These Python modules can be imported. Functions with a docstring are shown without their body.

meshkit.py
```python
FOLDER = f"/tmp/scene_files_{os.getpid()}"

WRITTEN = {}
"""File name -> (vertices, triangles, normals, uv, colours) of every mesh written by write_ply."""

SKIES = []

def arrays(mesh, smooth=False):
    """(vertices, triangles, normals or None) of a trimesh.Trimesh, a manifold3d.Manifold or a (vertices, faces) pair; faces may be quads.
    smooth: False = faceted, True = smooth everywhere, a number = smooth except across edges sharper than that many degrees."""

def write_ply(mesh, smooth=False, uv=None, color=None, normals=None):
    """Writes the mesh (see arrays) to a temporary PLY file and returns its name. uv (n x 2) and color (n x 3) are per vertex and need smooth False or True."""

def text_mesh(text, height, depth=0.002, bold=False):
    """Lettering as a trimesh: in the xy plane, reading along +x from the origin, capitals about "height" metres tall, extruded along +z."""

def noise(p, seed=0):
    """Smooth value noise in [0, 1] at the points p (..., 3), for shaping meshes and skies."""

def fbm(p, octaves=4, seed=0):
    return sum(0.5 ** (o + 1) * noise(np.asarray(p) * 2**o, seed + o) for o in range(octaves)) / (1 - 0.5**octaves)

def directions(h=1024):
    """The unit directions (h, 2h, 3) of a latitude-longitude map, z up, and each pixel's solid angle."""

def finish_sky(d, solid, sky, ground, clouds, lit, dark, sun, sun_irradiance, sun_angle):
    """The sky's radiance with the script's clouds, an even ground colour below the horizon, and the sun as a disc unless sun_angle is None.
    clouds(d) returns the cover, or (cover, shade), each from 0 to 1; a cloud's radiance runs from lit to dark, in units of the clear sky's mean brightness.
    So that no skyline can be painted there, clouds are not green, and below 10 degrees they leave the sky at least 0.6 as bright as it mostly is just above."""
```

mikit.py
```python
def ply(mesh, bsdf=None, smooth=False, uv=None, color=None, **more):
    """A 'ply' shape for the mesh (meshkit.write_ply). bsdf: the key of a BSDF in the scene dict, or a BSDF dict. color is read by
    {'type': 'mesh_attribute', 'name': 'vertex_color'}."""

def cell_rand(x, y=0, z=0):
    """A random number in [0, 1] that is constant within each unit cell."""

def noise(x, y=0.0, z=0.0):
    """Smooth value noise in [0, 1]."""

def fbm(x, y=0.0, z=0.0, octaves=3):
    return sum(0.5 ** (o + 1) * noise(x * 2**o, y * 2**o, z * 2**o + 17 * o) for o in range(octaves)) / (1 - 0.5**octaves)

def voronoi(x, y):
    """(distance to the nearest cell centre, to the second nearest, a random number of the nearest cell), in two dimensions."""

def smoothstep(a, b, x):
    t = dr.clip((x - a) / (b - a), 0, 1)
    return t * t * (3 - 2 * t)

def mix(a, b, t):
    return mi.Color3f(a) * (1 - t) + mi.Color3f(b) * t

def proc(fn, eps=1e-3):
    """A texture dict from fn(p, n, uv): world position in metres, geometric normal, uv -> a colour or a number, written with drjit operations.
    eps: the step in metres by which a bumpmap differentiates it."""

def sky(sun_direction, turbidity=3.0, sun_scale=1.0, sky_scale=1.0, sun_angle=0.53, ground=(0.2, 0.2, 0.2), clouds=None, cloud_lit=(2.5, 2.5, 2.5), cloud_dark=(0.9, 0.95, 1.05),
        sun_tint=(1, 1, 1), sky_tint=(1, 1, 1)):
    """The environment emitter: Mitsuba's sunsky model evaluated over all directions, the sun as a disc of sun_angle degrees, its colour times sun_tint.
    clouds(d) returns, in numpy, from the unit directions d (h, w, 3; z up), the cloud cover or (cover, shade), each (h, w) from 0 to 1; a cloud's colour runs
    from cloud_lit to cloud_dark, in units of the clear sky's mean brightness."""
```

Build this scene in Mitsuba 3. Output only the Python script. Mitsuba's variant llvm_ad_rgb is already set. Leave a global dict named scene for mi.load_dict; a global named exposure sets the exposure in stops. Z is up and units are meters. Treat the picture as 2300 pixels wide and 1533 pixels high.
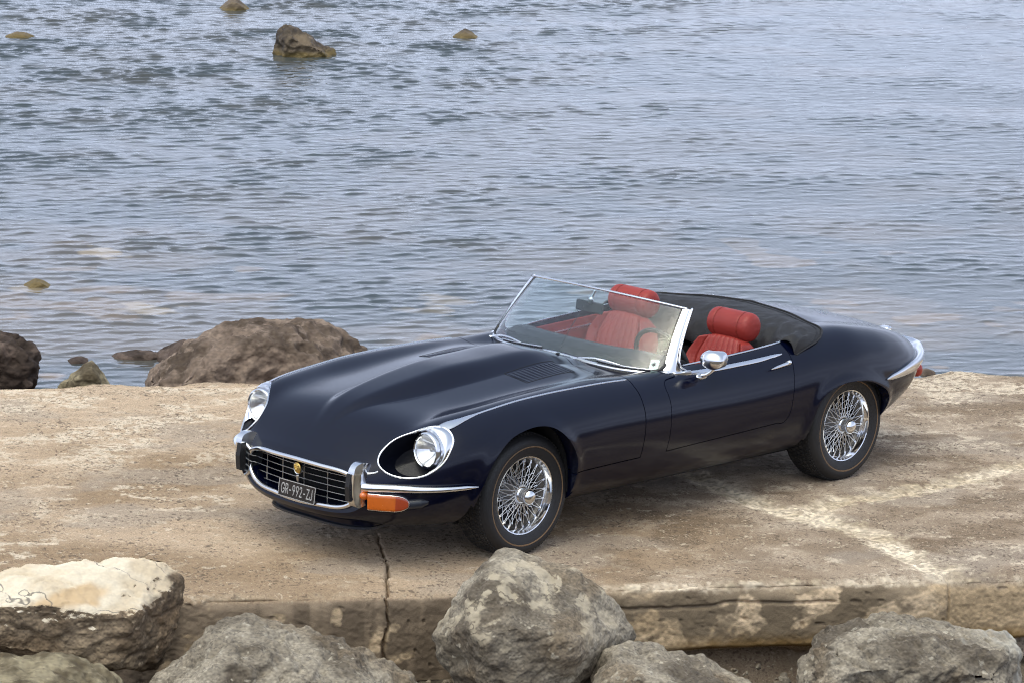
import math
import numpy as np
import trimesh
import mitsuba as mi
import drjit as dr
import mikit
import meshkit
from manifold3d import Manifold, Mesh, CrossSection
from scipy.interpolate import PchipInterpolator, CubicSpline, LinearNDInterpolator, splprep, splev
from scipy.ndimage import gaussian_filter1d, gaussian_filter
from shapely.geometry import Polygon, LineString, Point

T = mi.ScalarTransform4f
scene, labels = {"type": "scene"}, {}

# ------------------------------------------------------------------ camera, sky, exposure
CAM = np.array([12.77419, 12.75967, 4.78322])
FWD = np.array([-0.70857829, -0.67569981, -0.20333858])
ROLL, FOV = math.radians(2.22524), 16.7855
_r = np.cross(FWD, [0, 0, 1]); _r /= np.linalg.norm(_r)
UP = -_r * math.sin(ROLL) + np.cross(_r, FWD) * math.cos(ROLL)
scene["camera"] = {"type": "perspective", "fov": FOV, "fov_axis": "x", "near_clip": 0.5, "far_clip": 3000.0,
                   "to_world": T().look_at(origin=CAM.tolist(), target=(CAM + FWD).tolist(), up=UP.tolist())}


def haze_bank(d):
    """Thin cloud: a bright veil all round above the horizon, opening towards the zenith."""
    el = np.degrees(np.arcsin(np.clip(d[..., 2], -1, 1)))
    n = meshkit.fbm(d * np.array([3.0, 3.0, 7.0]) + 3.1, 5, 7)
    m = meshkit.fbm(d * np.array([2.2, 2.2, 20.0]) + 9.0, 5, 11)
    cover = np.clip(1.03 - np.clip(el - 9, 0, None) / 14 + (n - .5) * .8, 0, 1)
    return cover, np.clip((m - .34) * 3.2, 0, 1)


scene["sky"] = mikit.sky([.36, .16, .86], turbidity=9.7, sun_scale=0.0, sun_angle=20, clouds=haze_bank,
                         cloud_lit=(.70, .80, 1.03), cloud_dark=(.44, .49, .64), sky_tint=(.96, .96, 1.0))
exposure = 2.42


# ------------------------------------------------------------------ helpers
def ref(k):
    return {"type": "ref", "id": k}


def numbered(key):
    if key not in scene and not any(k.startswith(key + "__") for k in scene):
        return key
    i = 1
    while f"{key}_{i:03d}" in scene or any(k.startswith(f"{key}_{i:03d}__") for k in scene):
        i += 1
    return f"{key}_{i:03d}"


def put(name, mesh, bsdf, parent=None, smooth=False, label=None, cat=None, group=None, kind=None, **more):
    key = numbered(name if parent is None else parent + "__" + name)
    scene[key] = mesh if isinstance(mesh, dict) else mikit.ply(mesh, bsdf, smooth=smooth, **more)
    say(key, label, cat, group, kind)
    return key


def say(key, label=None, cat=None, group=None, kind=None):
    d = {k: v for k, v in (("label", label), ("category", cat), ("group", group), ("kind", kind)) if v}
    if d:
        labels[key] = {**labels.get(key, {}), **d}


def mf(m):
    if isinstance(m, Manifold):
        return m
    m = m.copy(); m.merge_vertices()
    return Manifold(Mesh(np.asarray(m.vertices, np.float32), np.asarray(m.faces, np.uint32)))


def tm(m):
    q = m.to_mesh()
    return trimesh.Trimesh(q.vert_properties[:, :3], q.tri_verts, process=False)


def cat(*ms):
    return trimesh.util.concatenate([tm(m) if isinstance(m, Manifold) else m for m in ms])


def grid(P, close_u=False, close_v=False):
    """Triangles for a grid of points P (n, m, 3)."""
    n, m = P.shape[:2]
    i, j = np.meshgrid(np.arange(n if close_u else n - 1), np.arange(m if close_v else m - 1), indexing="ij")
    a = i * m + j; b = ((i + 1) % n) * m + j; c = ((i + 1) % n) * m + (j + 1) % m; d = i * m + (j + 1) % m
    f = np.concatenate([np.stack([a, b, c], -1).reshape(-1, 3), np.stack([a, c, d], -1).reshape(-1, 3)])
    return trimesh.Trimesh(P.reshape(-1, 3), f, process=False)


def loft(P, cap=True):
    """Closed rings P (n, m, 3) joined, with end caps; outward normals."""
    n, m = P.shape[:2]
    g = grid(P, close_v=True)
    v, f = np.array(g.vertices), np.array(g.faces)
    if cap:
        v = np.vstack([v, P[0].mean(0), P[-1].mean(0)])
        k = np.arange(m)
        f = np.vstack([f, np.stack([np.full(m, n * m), k, (k + 1) % m], 1),
                       np.stack([np.full(m, n * m + 1), (n - 1) * m + (k + 1) % m, (n - 1) * m + k], 1)])
    t = trimesh.Trimesh(v, f, process=False)
    if t.volume < 0:
        t.invert()
    return t


def curve(pts, n=60, closed=False, k=3):
    pts = np.asarray(pts, float)
    if closed:
        pts = np.vstack([pts, pts[:1]])
    tck, _ = splprep(pts.T, s=0, per=closed, k=min(k, len(pts) - 1))
    u = np.linspace(0, 1, n, endpoint=not closed)
    return np.stack(splev(u, tck), 1)


def tube(path, r, n=10, closed=False, flat=None, up=None, cap=True):
    """Tube along path. r: radius or radii. flat: second radius (along up x tangent is r, along up is flat)."""
    path = np.asarray(path, float)
    r = np.broadcast_to(np.asarray(r, float), (len(path),))
    fl = r if flat is None else np.broadcast_to(np.asarray(flat, float), (len(path),))
    if closed:
        t = np.roll(path, -1, 0) - np.roll(path, 1, 0)
    else:
        t = np.gradient(path, axis=0)
    t /= np.maximum(np.linalg.norm(t, axis=1, keepdims=True), 1e-12)
    if up is None:
        a = np.array([0, 0, 1.0]) if abs(t[0, 2]) < 0.9 else np.array([1.0, 0, 0])
        ups = []
        for k in range(len(path)):
            a = a - t[k] * (a @ t[k]); a = a / np.linalg.norm(a); ups.append(a)
        ups = np.array(ups)
    else:
        ups = np.broadcast_to(np.asarray(up, float), path.shape)
        ups = ups - t * (ups * t).sum(1, keepdims=True)
        ups = ups / np.linalg.norm(ups, axis=1, keepdims=True)
    side = np.cross(t, ups)
    a = np.linspace(0, 2 * np.pi, n, endpoint=False)
    P = path[:, None] + r[:, None, None] * np.cos(a)[None, :, None] * side[:, None] + fl[:, None, None] * np.sin(a)[None, :, None] * ups[:, None]
    if closed:
        m = grid(P, True, True)
        if m.volume < 0:
            m.invert()
        return m
    return loft(P, cap)


def lathe(prof, n=64, axis="y"):
    """Revolve an (r, h) outline round the axis. The outline is closed if it starts and ends off the axis."""
    prof = np.asarray(prof, float)
    a = np.linspace(0, 2 * np.pi, n, endpoint=False)
    r, h = prof[:, 0], prof[:, 1]
    P = np.stack([np.cos(a)[:, None] * r, np.broadcast_to(h, (n, len(h))), np.sin(a)[:, None] * r], -1)
    closed = np.linalg.norm(prof[0] - prof[-1]) < 1e-9
    if closed:
        P = P[:, :-1]
    m = grid(P, True, closed)
    m.merge_vertices(); m.update_faces(m.nondegenerate_faces())
    if m.volume < 0:
        m.invert()
    if axis == "x":
        m.vertices = m.vertices[:, [1, 0, 2]]; m.invert()
    if axis == "z":
        m.vertices = m.vertices[:, [0, 2, 1]]; m.invert()
    return m


def prism(poly, lo, hi, axis="y"):
    """Extrude a polygon; axis y: polygon in (x, z); axis z: polygon in (x, y); axis x: polygon in (y, z)."""
    p = poly if isinstance(poly, Polygon) else Polygon(poly)
    m = trimesh.creation.extrude_polygon(p, hi - lo, engine="earcut")
    v = np.array(m.vertices); v[:, 2] += lo
    if axis == "y":
        v = v[:, [0, 2, 1]]; m = trimesh.Trimesh(v, m.faces, process=False); m.invert()
    elif axis == "x":
        v = v[:, [2, 0, 1]]; m = trimesh.Trimesh(v, m.faces, process=False)
    else:
        m = trimesh.Trimesh(v, m.faces, process=False)
    if m.volume < 0:
        m.invert()
    return m


def rbox(size, r=0.01, n=8, centre=(0, 0, 0)):
    """Box with rounded edges: hull of spheres."""
    s = np.maximum(np.asarray(size, float) / 2 - r, 1e-4)
    sp = Manifold.sphere(r, n * 2)
    ms = [sp.translate((np.array([a, b, c]) * s + centre).tolist()) for a in (-1, 1) for b in (-1, 1) for c in (-1, 1)]
    return tm(Manifold.batch_hull(ms))


def moved(m, M):
    m = m.copy(); m.apply_transform(np.asarray(M, float)); return m


def frame(o, x, z):
    """4x4 with columns x, z cross x, z at o."""
    x = np.asarray(x, float); z = np.asarray(z, float)
    z = z / np.linalg.norm(z); x = x - z * (x @ z); x = x / np.linalg.norm(x)
    M = np.eye(4); M[:3, 0], M[:3, 1], M[:3, 2], M[:3, 3] = x, np.cross(z, x), z, o
    return M


def sst(a, b, x):
    t = np.clip((x - a) / (b - a), 0, 1)
    return t * t * (3 - 2 * t)

# ------------------------------------------------------------------ materials of the car
def principled(key, base, rough=.5, two=False, **k):
    b = {"type": "principled", "base_color": {"type": "rgb", "value": list(base)} if not isinstance(base, dict) else base,
         "roughness": rough, **k}
    scene[key] = {"type": "twosided", "inner": b} if two else b
    return key


scene["m_paint"] = {"type": "roughplastic", "int_ior": 1.42, "alpha": .018, "distribution": "ggx", "diffuse_reflectance": {"type": "rgb", "value": [.0012, .0024, .0125]}}
principled("m_chrome", (.86, .87, .89), .07, metallic=1.0)
principled("m_steel", (.55, .54, .52), .28, metallic=1.0)
principled("m_mirror_bowl", (.93, .94, .95), .12, metallic=1.0, two=True)
principled("m_rubber", (.016, .016, .018), .55, specular=.45)
principled("m_tan_line", (.17, .105, .058), .7)
principled("m_black", (.010, .010, .012), .45)
principled("m_matte_black", (.006, .006, .007), .9)
principled("m_dash", (.018, .020, .023), .6)
principled("m_cloth", {"type": "rgb", "value": [.014, .014, .017]}, .75, sheen=.6)
principled("m_leather_trim", (.25, .032, .022), .5)
principled("m_amber", (.50, .105, .008), .18, clearcoat=1.0, clearcoat_gloss=.95, specular=.6)
principled("m_amber_dark", (.30, .036, .005), .18, clearcoat=1.0, clearcoat_gloss=.95, specular=.6)
principled("m_red_lens", (.34, .03, .015), .18, clearcoat=1.0, clearcoat_gloss=.95)
principled("m_gold", (.62, .43, .13), .32, metallic=.9)
principled("m_shade_liner", (.004, .005, .011), .32, specular=.3)
scene["m_shade_liner"] = {"type": "twosided", "inner": scene["m_shade_liner"]}
principled("m_plate", (.012, .010, .010), .35)
principled("m_silver", (.46, .46, .46), .4, metallic=.3)
principled("m_sticker", (.60, .68, .66), .6)
principled("m_signal_housing", (.02, .024, .034), .3)
scene["m_glass"] = {"type": "thindielectric", "int_ior": 1.52, "specular_transmittance": {"type": "rgb", "value": [.82, .92, .93]}}
scene["m_lamp_glass"] = {"type": "thindielectric", "int_ior": 1.5}


def leather_grain(p, n, uv):
    return mikit.noise(p.x * 420, p.y * 420, p.z * 420) * .0006 + mikit.noise(p.x * 60, p.y * 60, p.z * 60) * .0012


def leather_tone(p, n, uv):
    v = mikit.fbm(p.x * 9, p.y * 9, p.z * 9, 3)
    return mikit.mix((.22, .022, .018), (.32, .040, .031), v)


principled("m_leather0", mikit.proc(leather_tone), .46, specular=.45)
scene["m_leather"] = {"type": "bumpmap", "bsdf": scene.pop("m_leather0"), "tex": mikit.proc(leather_grain, eps=.0015), "scale": 1.0}


def tread_tone(p, n, uv):
    v = mikit.fbm(p.x * 30, p.y * 30, p.z * 30, 3)
    return mikit.mix((.014, .014, .0155), (.040, .036, .032), mikit.smoothstep(.40, .75, v))


principled("m_tread", mikit.proc(tread_tone), .75)


def cloth_tone(p, n, uv):
    v = mikit.fbm(p.x * 14, p.y * 14, p.z * 14, 3)
    return mikit.mix((.006, .006, .008), (.022, .022, .026), v)


principled("m_canvas", mikit.proc(cloth_tone), .72, sheen=.5, two=True)

# ------------------------------------------------------------------ the car's body surface (x forward from the front axle, y to the car's left, z up)
#      s     z0    y1   z1    y2   z2    y3   z3    y4   z4    y5   z5    y6   z6    y7   z7    y8   z8   z9
NET = np.array([
    [0.962, .512, .20, .512, .34, .508, .40, .500, .430, .488, .452, .455, .455, .41, .435, .35, .34, .295, .290],
    [0.958, .530, .20, .530, .36, .525, .42, .518, .455, .500, .475, .460, .478, .41, .455, .335, .34, .275, .270],
    [0.945, .552, .20, .552, .37, .546, .44, .538, .485, .515, .510, .460, .512, .41, .485, .32, .34, .258, .255],
    [0.90, .590, .20, .590, .38, .588, .48, .590, .560, .575, .605, .500, .610, .43, .57, .31, .36, .240, .235],
    [0.84, .645, .20, .645, .38, .645, .50, .655, .610, .655, .685, .560, .695, .44, .65, .30, .42, .228, .220],
    [0.78, .697, .20, .696, .38, .695, .51, .690, .620, .722, .735, .620, .747, .47, .70, .31, .50, .215, .205],
    [0.70, .748, .20, .744, .38, .736, .51, .728, .620, .770, .765, .665, .780, .50, .73, .32, .56, .200, .19],
    [0.60, .778, .20, .772, .38, .758, .51, .750, .625, .795, .785, .690, .803, .52, .76, .33, .60, .195, .18],
    [0.45, .792, .20, .786, .38, .772, .51, .772, .632, .812, .800, .705, .822, .53, .78, .33, .66, .19, .18],
    [0.25, .810, .20, .804, .38, .786, .51, .780, .640, .832, .810, .725, .840, .55, .79, .34, .70, .19, .18],
    [0.0, .836, .20, .828, .38, .808, .51, .797, .645, .854, .820, .745, .852, .56, .80, .34, .71, .19, .18],
    [-.30, .862, .20, .856, .38, .832, .51, .812, .645, .864, .812, .745, .848, .57, .80, .35, .70, .19, .18],
    [-.60, .880, .20, .874, .38, .848, .51, .822, .645, .862, .798, .748, .836, .57, .79, .35, .69, .19, .18],
    [-.95, .822, .20, .820, .38, .806, .51, .798, .645, .850, .784, .750, .828, .57, .785, .35, .69, .19, .18],
    [-1.3, .830, .20, .830, .38, .826, .51, .822, .642, .850, .774, .755, .823, .57, .78, .35, .69, .19, .18],
    [-1.6, .860, .20, .860, .38, .860, .51, .862, .640, .866, .768, .760, .822, .57, .78, .35, .69, .19, .18],
    [-2.0, .890, .20, .890, .38, .890, .51, .886, .640, .890, .775, .765, .825, .58, .785, .36, .69, .19, .18],
    [-2.3, .925, .20, .923, .38, .910, .51, .895, .650, .905, .790, .785, .836, .60, .795, .37, .69, .19, .18],
    [-2.6, .925, .20, .922, .38, .905, .50, .885, .650, .908, .800, .785, .845, .60, .805, .39, .69, .20, .19],
    [-2.9, .880, .20, .878, .37, .862, .49, .845, .635, .868, .785, .752, .832, .58, .795, .40, .66, .23, .21],
    [-3.15, .832, .20, .830, .36, .815, .47, .800, .600, .815, .740, .710, .785, .57, .745, .43, .60, .30, .27],
    [-3.35, .785, .19, .783, .34, .770, .44, .755, .545, .758, .665, .670, .705, .57, .665, .46, .52, .37, .34],
    [-3.50, .742, .18, .740, .31, .728, .40, .714, .490, .705, .590, .640, .615, .57, .580, .48, .44, .42, .40],
    [-3.60, .702, .17, .700, .28, .688, .35, .676, .420, .665, .500, .620, .515, .57, .490, .50, .36, .46, .44],
    [-3.66, .655, .15, .653, .23, .645, .29, .636, .340, .625, .390, .600, .400, .57, .380, .525, .28, .50, .49],
    [-3.68, .615, .12, .613, .18, .608, .22, .603, .250, .598, .280, .585, .290, .57, .280, .550, .20, .54, .535],
])


# outlines of the wheel arches in (x, z)
ARCH_F = [(.452, -.05), (.452, .20), (.445, .33), (.432, .40), (.379, .547), (.320, .618), (.228, .678), (.12, .707), (.007, .714), (-.07, .698), (-.127, .668), (-.214, .581), (-.258, .505), (-.276, .43), (-.282, .34), (-.280, .20), (-.28, -.05)]
ARCH_R = [(-2.225, -.05), (-2.225, .20), (-2.23, .36), (-2.242, .44), (-2.262, .505), (-2.315, .568), (-2.40, .602), (-2.5, .617), (-2.60, .614), (-2.692, .602), (-2.819, .556), (-2.905, .501), (-2.936, .441), (-2.934, .381), (-2.91, .28), (-2.89, .18), (-2.88, -.05)]


def arch_flare(x, z, pts):
    d = np.full(x.shape, 9.0)
    c = curve(np.array(pts[1:-1]), 40)
    for (x0, y0), (x1, y1) in zip(c[:-1], c[1:]):
        vx, vy = x1 - x0, y1 - y0
        t = np.clip(((x - x0) * vx + (z - y0) * vy) / (vx * vx + vy * vy), 0, 1)
        d = np.minimum(d, np.hypot(x - x0 - t * vx, z - y0 - t * vy))
    return np.exp(-(d / .040) ** 2)


def body_grid():
    s_key = NET[:, 0]
    s = np.concatenate([np.linspace(.962, .93, 9)[:-1], np.arange(.93, -3.55, -.0125), np.linspace(-3.55, -3.68, 14)])
    dense = np.arange(.98, -3.70, -.004)
    C = np.empty((len(s), 18))
    for k in range(18):
        f = PchipInterpolator(s_key[::-1], NET[::-1, k + 1])
        v = f(np.clip(dense, s_key[-1], s_key[0]))
        g = gaussian_filter1d(v, 14, mode="nearest")
        w = sst(.72, .90, dense) + sst(-3.52, -3.62, dense)
        g = g * (1 - w) + gaussian_filter1d(v, 1.5, mode="nearest") * w
        C[:, k] = np.interp(-s, -dense, g)
    ctrl = np.zeros((len(s), 10, 2))
    ctrl[:, 0, 1] = C[:, 0]
    for k in range(1, 9):
        ctrl[:, k, 0], ctrl[:, k, 1] = C[:, 2 * k - 1], C[:, 2 * k]
    ctrl[:, 9, 1] = C[:, 17]
    mirror = ctrl[:, 8:0:-1] * np.array([-1, 1])
    ring = np.concatenate([ctrl, mirror], 1)            # 18 control points, closed
    n, per = ring.shape[1], 22
    t = (np.arange(per) / per)[:, None]
    B = np.hstack([(1 - t) ** 3, 3 * t**3 - 6 * t**2 + 4, -3 * t**3 + 3 * t**2 + 3 * t + 1, t**3]) / 6
    out = []
    for k in range(n):
        q = np.stack([ring[:, (k - 1) % n], ring[:, k], ring[:, (k + 1) % n], ring[:, (k + 2) % n]], 1)
        out.append(np.einsum("pb,sbc->spc", B, q))
    R = np.concatenate(out, 1)
    P = np.zeros((len(s), R.shape[1], 3))
    P[..., 0] = s[:, None]; P[..., 1:] = R
    y, z = P[..., 1], P[..., 2]
    x = P[..., 0]
    # bulge along the middle of the bonnet
    H = np.interp(-x, [-.80, -.70, -.60, -.45, -.25, 0, .3, .6, .8, .95, 1.05], [0, .006, .024, .046, .062, .071, .052, .042, .040, .016, 0])
    W = np.interp(-x, [-.80, -.66, -.5, -.25, .1, .6, 1.05], [.05, .12, .17, .215, .245, .26, .26])
    Hs, Ws = (gaussian_filter1d(a, 5, axis=0) for a in (H, W))
    q = np.abs(y) / Ws
    bump = Hs * (.45 * (1 - sst(.42, 1.0, q)) + .55 * np.cos(np.pi / 2 * np.clip((q - .30) / .70, 0, 1))) * (z > .5)
    P[..., 2] = z + bump
    P[..., 0] = x - .25 * y * y * sst(.3, .95, x) + .10 * y * y * sst(-3.2, -3.68, x)
    near = np.abs(P[..., 1]) > .60
    fl = np.zeros(P.shape[:2])
    for a_, h_ in ((ARCH_F, .011), (ARCH_R, .017)):
        fl[near] = np.maximum(fl[near], arch_flare(P[..., 0][near], P[..., 2][near], a_) * h_)
    fl *= sst(.20, .34, P[..., 2])
    P[..., 1] += np.sign(P[..., 1]) * fl
    return P


BODY_P = body_grid()
MASTER = loft(BODY_P)
_up = MASTER.vertices[:-2][(MASTER.vertex_normals[:-2, 2] > .12)]
_zt = LinearNDInterpolator(_up[:, :2], _up[:, 2])
_sd = MASTER.vertices[:-2][(MASTER.vertex_normals[:-2, 1] > .25)]
_ys = LinearNDInterpolator(_sd[:, [0, 2]], _sd[:, 1])


def ztop(x, y):
    return _zt(np.abs(x) * np.sign(x), np.asarray(y))


def yside(x, z):
    return _ys(x, z)


def top_normal(x, y, e=.01):
    n = np.stack([-(ztop(x + e, y) - ztop(x - e, y)) / (2 * e), -(ztop(x, y + e) - ztop(x, y - e)) / (2 * e), np.ones_like(np.asarray(x, float) * y)], -1)
    return n / np.linalg.norm(n, axis=-1, keepdims=True)


def side_normal(x, z, e=.01):
    n = np.stack([-(yside(x + e, z) - yside(x - e, z)) / (2 * e), np.ones_like(np.asarray(x, float) * z), -(yside(x, z + e) - yside(x, z - e)) / (2 * e)], -1)
    return n / np.linalg.norm(n, axis=-1, keepdims=True)

# ------------------------------------------------------------------ the car
CAR = "roadster"
BODY = mf(MASTER)
MIR = np.diag([1.0, -1, 1, 1])


def both(mesh):
    return (mesh, moved_mirror(mesh))


def moved_mirror(m):
    m = m.copy(); m.apply_transform(MIR)
    if m.is_volume and m.volume < 0:
        m.invert()
    return m


def smooth_poly(pts, n=120):
    return Polygon(curve(pts, n, closed=True)).buffer(0)


# wheel arches
arch_poly = [Polygon(np.vstack([curve(a[1:-1], 90), a[-1:], a[:1]])).buffer(0) for a in (ARCH_F, ARCH_R)]
for k, (p, inner) in enumerate(zip(arch_poly, (.46, .48))):
    for lo, hi in ((inner, 1.0), (-1.0, -inner)):
        BODY -= mf(prism(p, lo, hi))
    # the lip of the arch stands a little proud: the wheel housing behind it is wider
    for lo, hi in ((inner, .775 if k == 0 else .765), (-.775 if k == 0 else -.765, -inner)):
        BODY -= mf(prism(p.buffer(.022), lo, hi))

dark_well_liners = []  # black liners added to keep the inside of the wheel wells dark
for k, (p, inner) in enumerate(zip(arch_poly, (.46, .48))):
    ringp = p.buffer(.0205).difference(p.buffer(.012)).difference(Polygon([(-9, -1), (9, -1), (9, .30), (-9, .30)]))
    wall = p.buffer(.014).difference(Polygon([(-9, -1), (9, -1), (9, .30), (-9, .30)]))
    m = trimesh.util.concatenate([prism(g_, inner + .004, .735) for g_ in getattr(ringp, "geoms", [ringp])] + [prism(wall, inner + .002, inner + .008)])
    dark_well_liners += [m, moved_mirror(m)]

# cockpit
ck = Polygon(curve([(-1.10, .0), (-1.12, .30), (-1.20, .52), (-1.32, .622), (-1.6, .645), (-1.95, .648), (-2.13, .643), (-2.28, .610), (-2.37, .50), (-2.42, .3), (-2.43, .1), (-2.43, -.1), (-2.42, -.3), (-2.37, -.50), (-2.28, -.610), (-2.13, -.643), (-1.95, -.648), (-1.6, -.645), (-1.32, -.622), (-1.20, -.52), (-1.12, -.30)], 160, closed=True))
BODY -= mf(prism(ck, .27, 1.5, "z"))

# headlamp openings
BEZEL = np.array([(.853, .492, .572), (.826, .468, .612), (.782, .470, .652), (.727, .495, .692), (.676, .540, .720), (.617, .590, .748), (.572, .645, .757), (.556, .700, .738), (.562, .730, .702), (.594, .744, .654), (.627, .743, .608), (.663, .729, .572), (.711, .698, .537), (.771, .643, .518), (.818, .584, .522), (.846, .535, .540)])
BZ = curve(BEZEL, 96, closed=True)
_c = BZ.mean(0)
_dir = np.array([.62, .50, .42]); _dir /= np.linalg.norm(_dir)
LAMP_C, LAMP_AX = np.array([.655, .630, .643]), np.array([.995, -.05, .04])
LAMP_AX /= np.linalg.norm(LAMP_AX)


def opening(grow=0.0):
    out = BZ + (BZ - _c) / np.linalg.norm(BZ - _c, axis=1, keepdims=True) * grow
    rings = [out + _dir * .12 + (out - _c) * .15, out + _dir * .02, out - _dir * .02, out - _dir * .10 - (out - _c) * .12, out - _dir * .16 - (out - _c) * .35]
    return loft(np.array(rings))


for m in both(opening()):
    BODY -= mf(m)

# radiator mouth
MOUTH = [(-.405, .43), (-.395, .475), (-.35, .498), (-.2, .511), (0, .515), (.2, .511), (.35, .498), (.395, .475), (.405, .43), (.392, .385), (.34, .342), (.2, .318), (0, .310), (-.2, .318), (-.34, .342), (-.392, .385)]
mouth = smooth_poly(MOUTH, 160)
BODY -= mf(prism(mouth, .60, 1.2, "x"))

# panels: the bonnet (with wings and nose), the doors, the boot lid, the rest
BON = Polygon([(1.4, -.2), (1.4, 1.2), (-.9, 1.2), (-.9, .885), (-.86, .850), (-.822, .832), (-.812, .80), (-.815, .765), (-.814, .715), (-.815, .66), (-.806, .54), (-.795, .428), (-.283, .426), (-.2, .30), (-.2, -.2)])
DOOR_L = Polygon(curve([(-1.30, .87), (-1.20, .808), (-1.11, .797), (-1.062, .788), (-1.042, .77), (-1.038, .735), (-1.037, .678), (-1.028, .60), (-1.02, .50), (-1.011, .43)], 60).tolist() +
                 [(-1.4, .439), (-1.77, .449)] + curve([(-1.95, .455), (-2.01, .462), (-2.037, .50), (-2.048, .56), (-2.062, .63), (-2.080, .72), (-2.095, .78), (-2.10, .86), (-2.10, .95)], 50).tolist() + [(-1.30, .95)])
LID = smooth_poly([(-2.50, 0), (-2.52, .32), (-2.56, .45), (-2.75, .46), (-3.0, .445), (-3.2, .41), (-3.38, .345), (-3.48, .25), (-3.52, 0), (-3.48, -.25), (-3.38, -.345), (-3.2, -.41), (-3.0, -.445), (-2.75, -.46), (-2.56, -.45), (-2.52, -.32)])
G = .0028
bon_m = mf(prism(BON, -1.2, 1.2))
bonnet = BODY ^ bon_m
rest = BODY - mf(prism(BON.buffer(G * 2), -1.2, 1.2))
door_l = rest ^ mf(prism(DOOR_L, .55, 1.2))
door_r = rest ^ mf(prism(DOOR_L, -1.2, -.55))
gapd = prism(DOOR_L.buffer(G * 1.6, join_style=1), .55, 1.2)
rest = rest - mf(gapd) - mf(moved_mirror(gapd))
lid = rest ^ mf(prism(LID, .70, 1.3, "z"))
rest = rest - mf(prism(LID.buffer(G * 1.5), .70, 1.3, "z"))
put("body", tm(rest), "m_paint", CAR, 28)
bonnet_key = put("bonnet", tm(bonnet), "m_paint", CAR, 28, label="long dark blue bonnet with a central bulge")
say(CAR, "open top dark navy blue roadster with red leather seats parked on the concrete jetty", "car")
for nm, m in (("door", door_l), ("door", door_r)):
    k = put(nm, tm(m), "m_paint", CAR, 28)
    if m is door_l:
        door_key = k
    else:
        door_key_r = k
for m in dark_well_liners:
    put("dark_well_liner", m, "m_matte_black", CAR, 30)
put("boot_lid", tm(lid), "m_paint", CAR, 28)


def surf_line(xy, lift=0.0):
    xy = np.asarray(xy, float)
    z = ztop(xy[:, 0], xy[:, 1])
    n = top_normal(xy[:, 0], xy[:, 1])
    return np.column_stack([xy, z]) + n * lift, n


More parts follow.
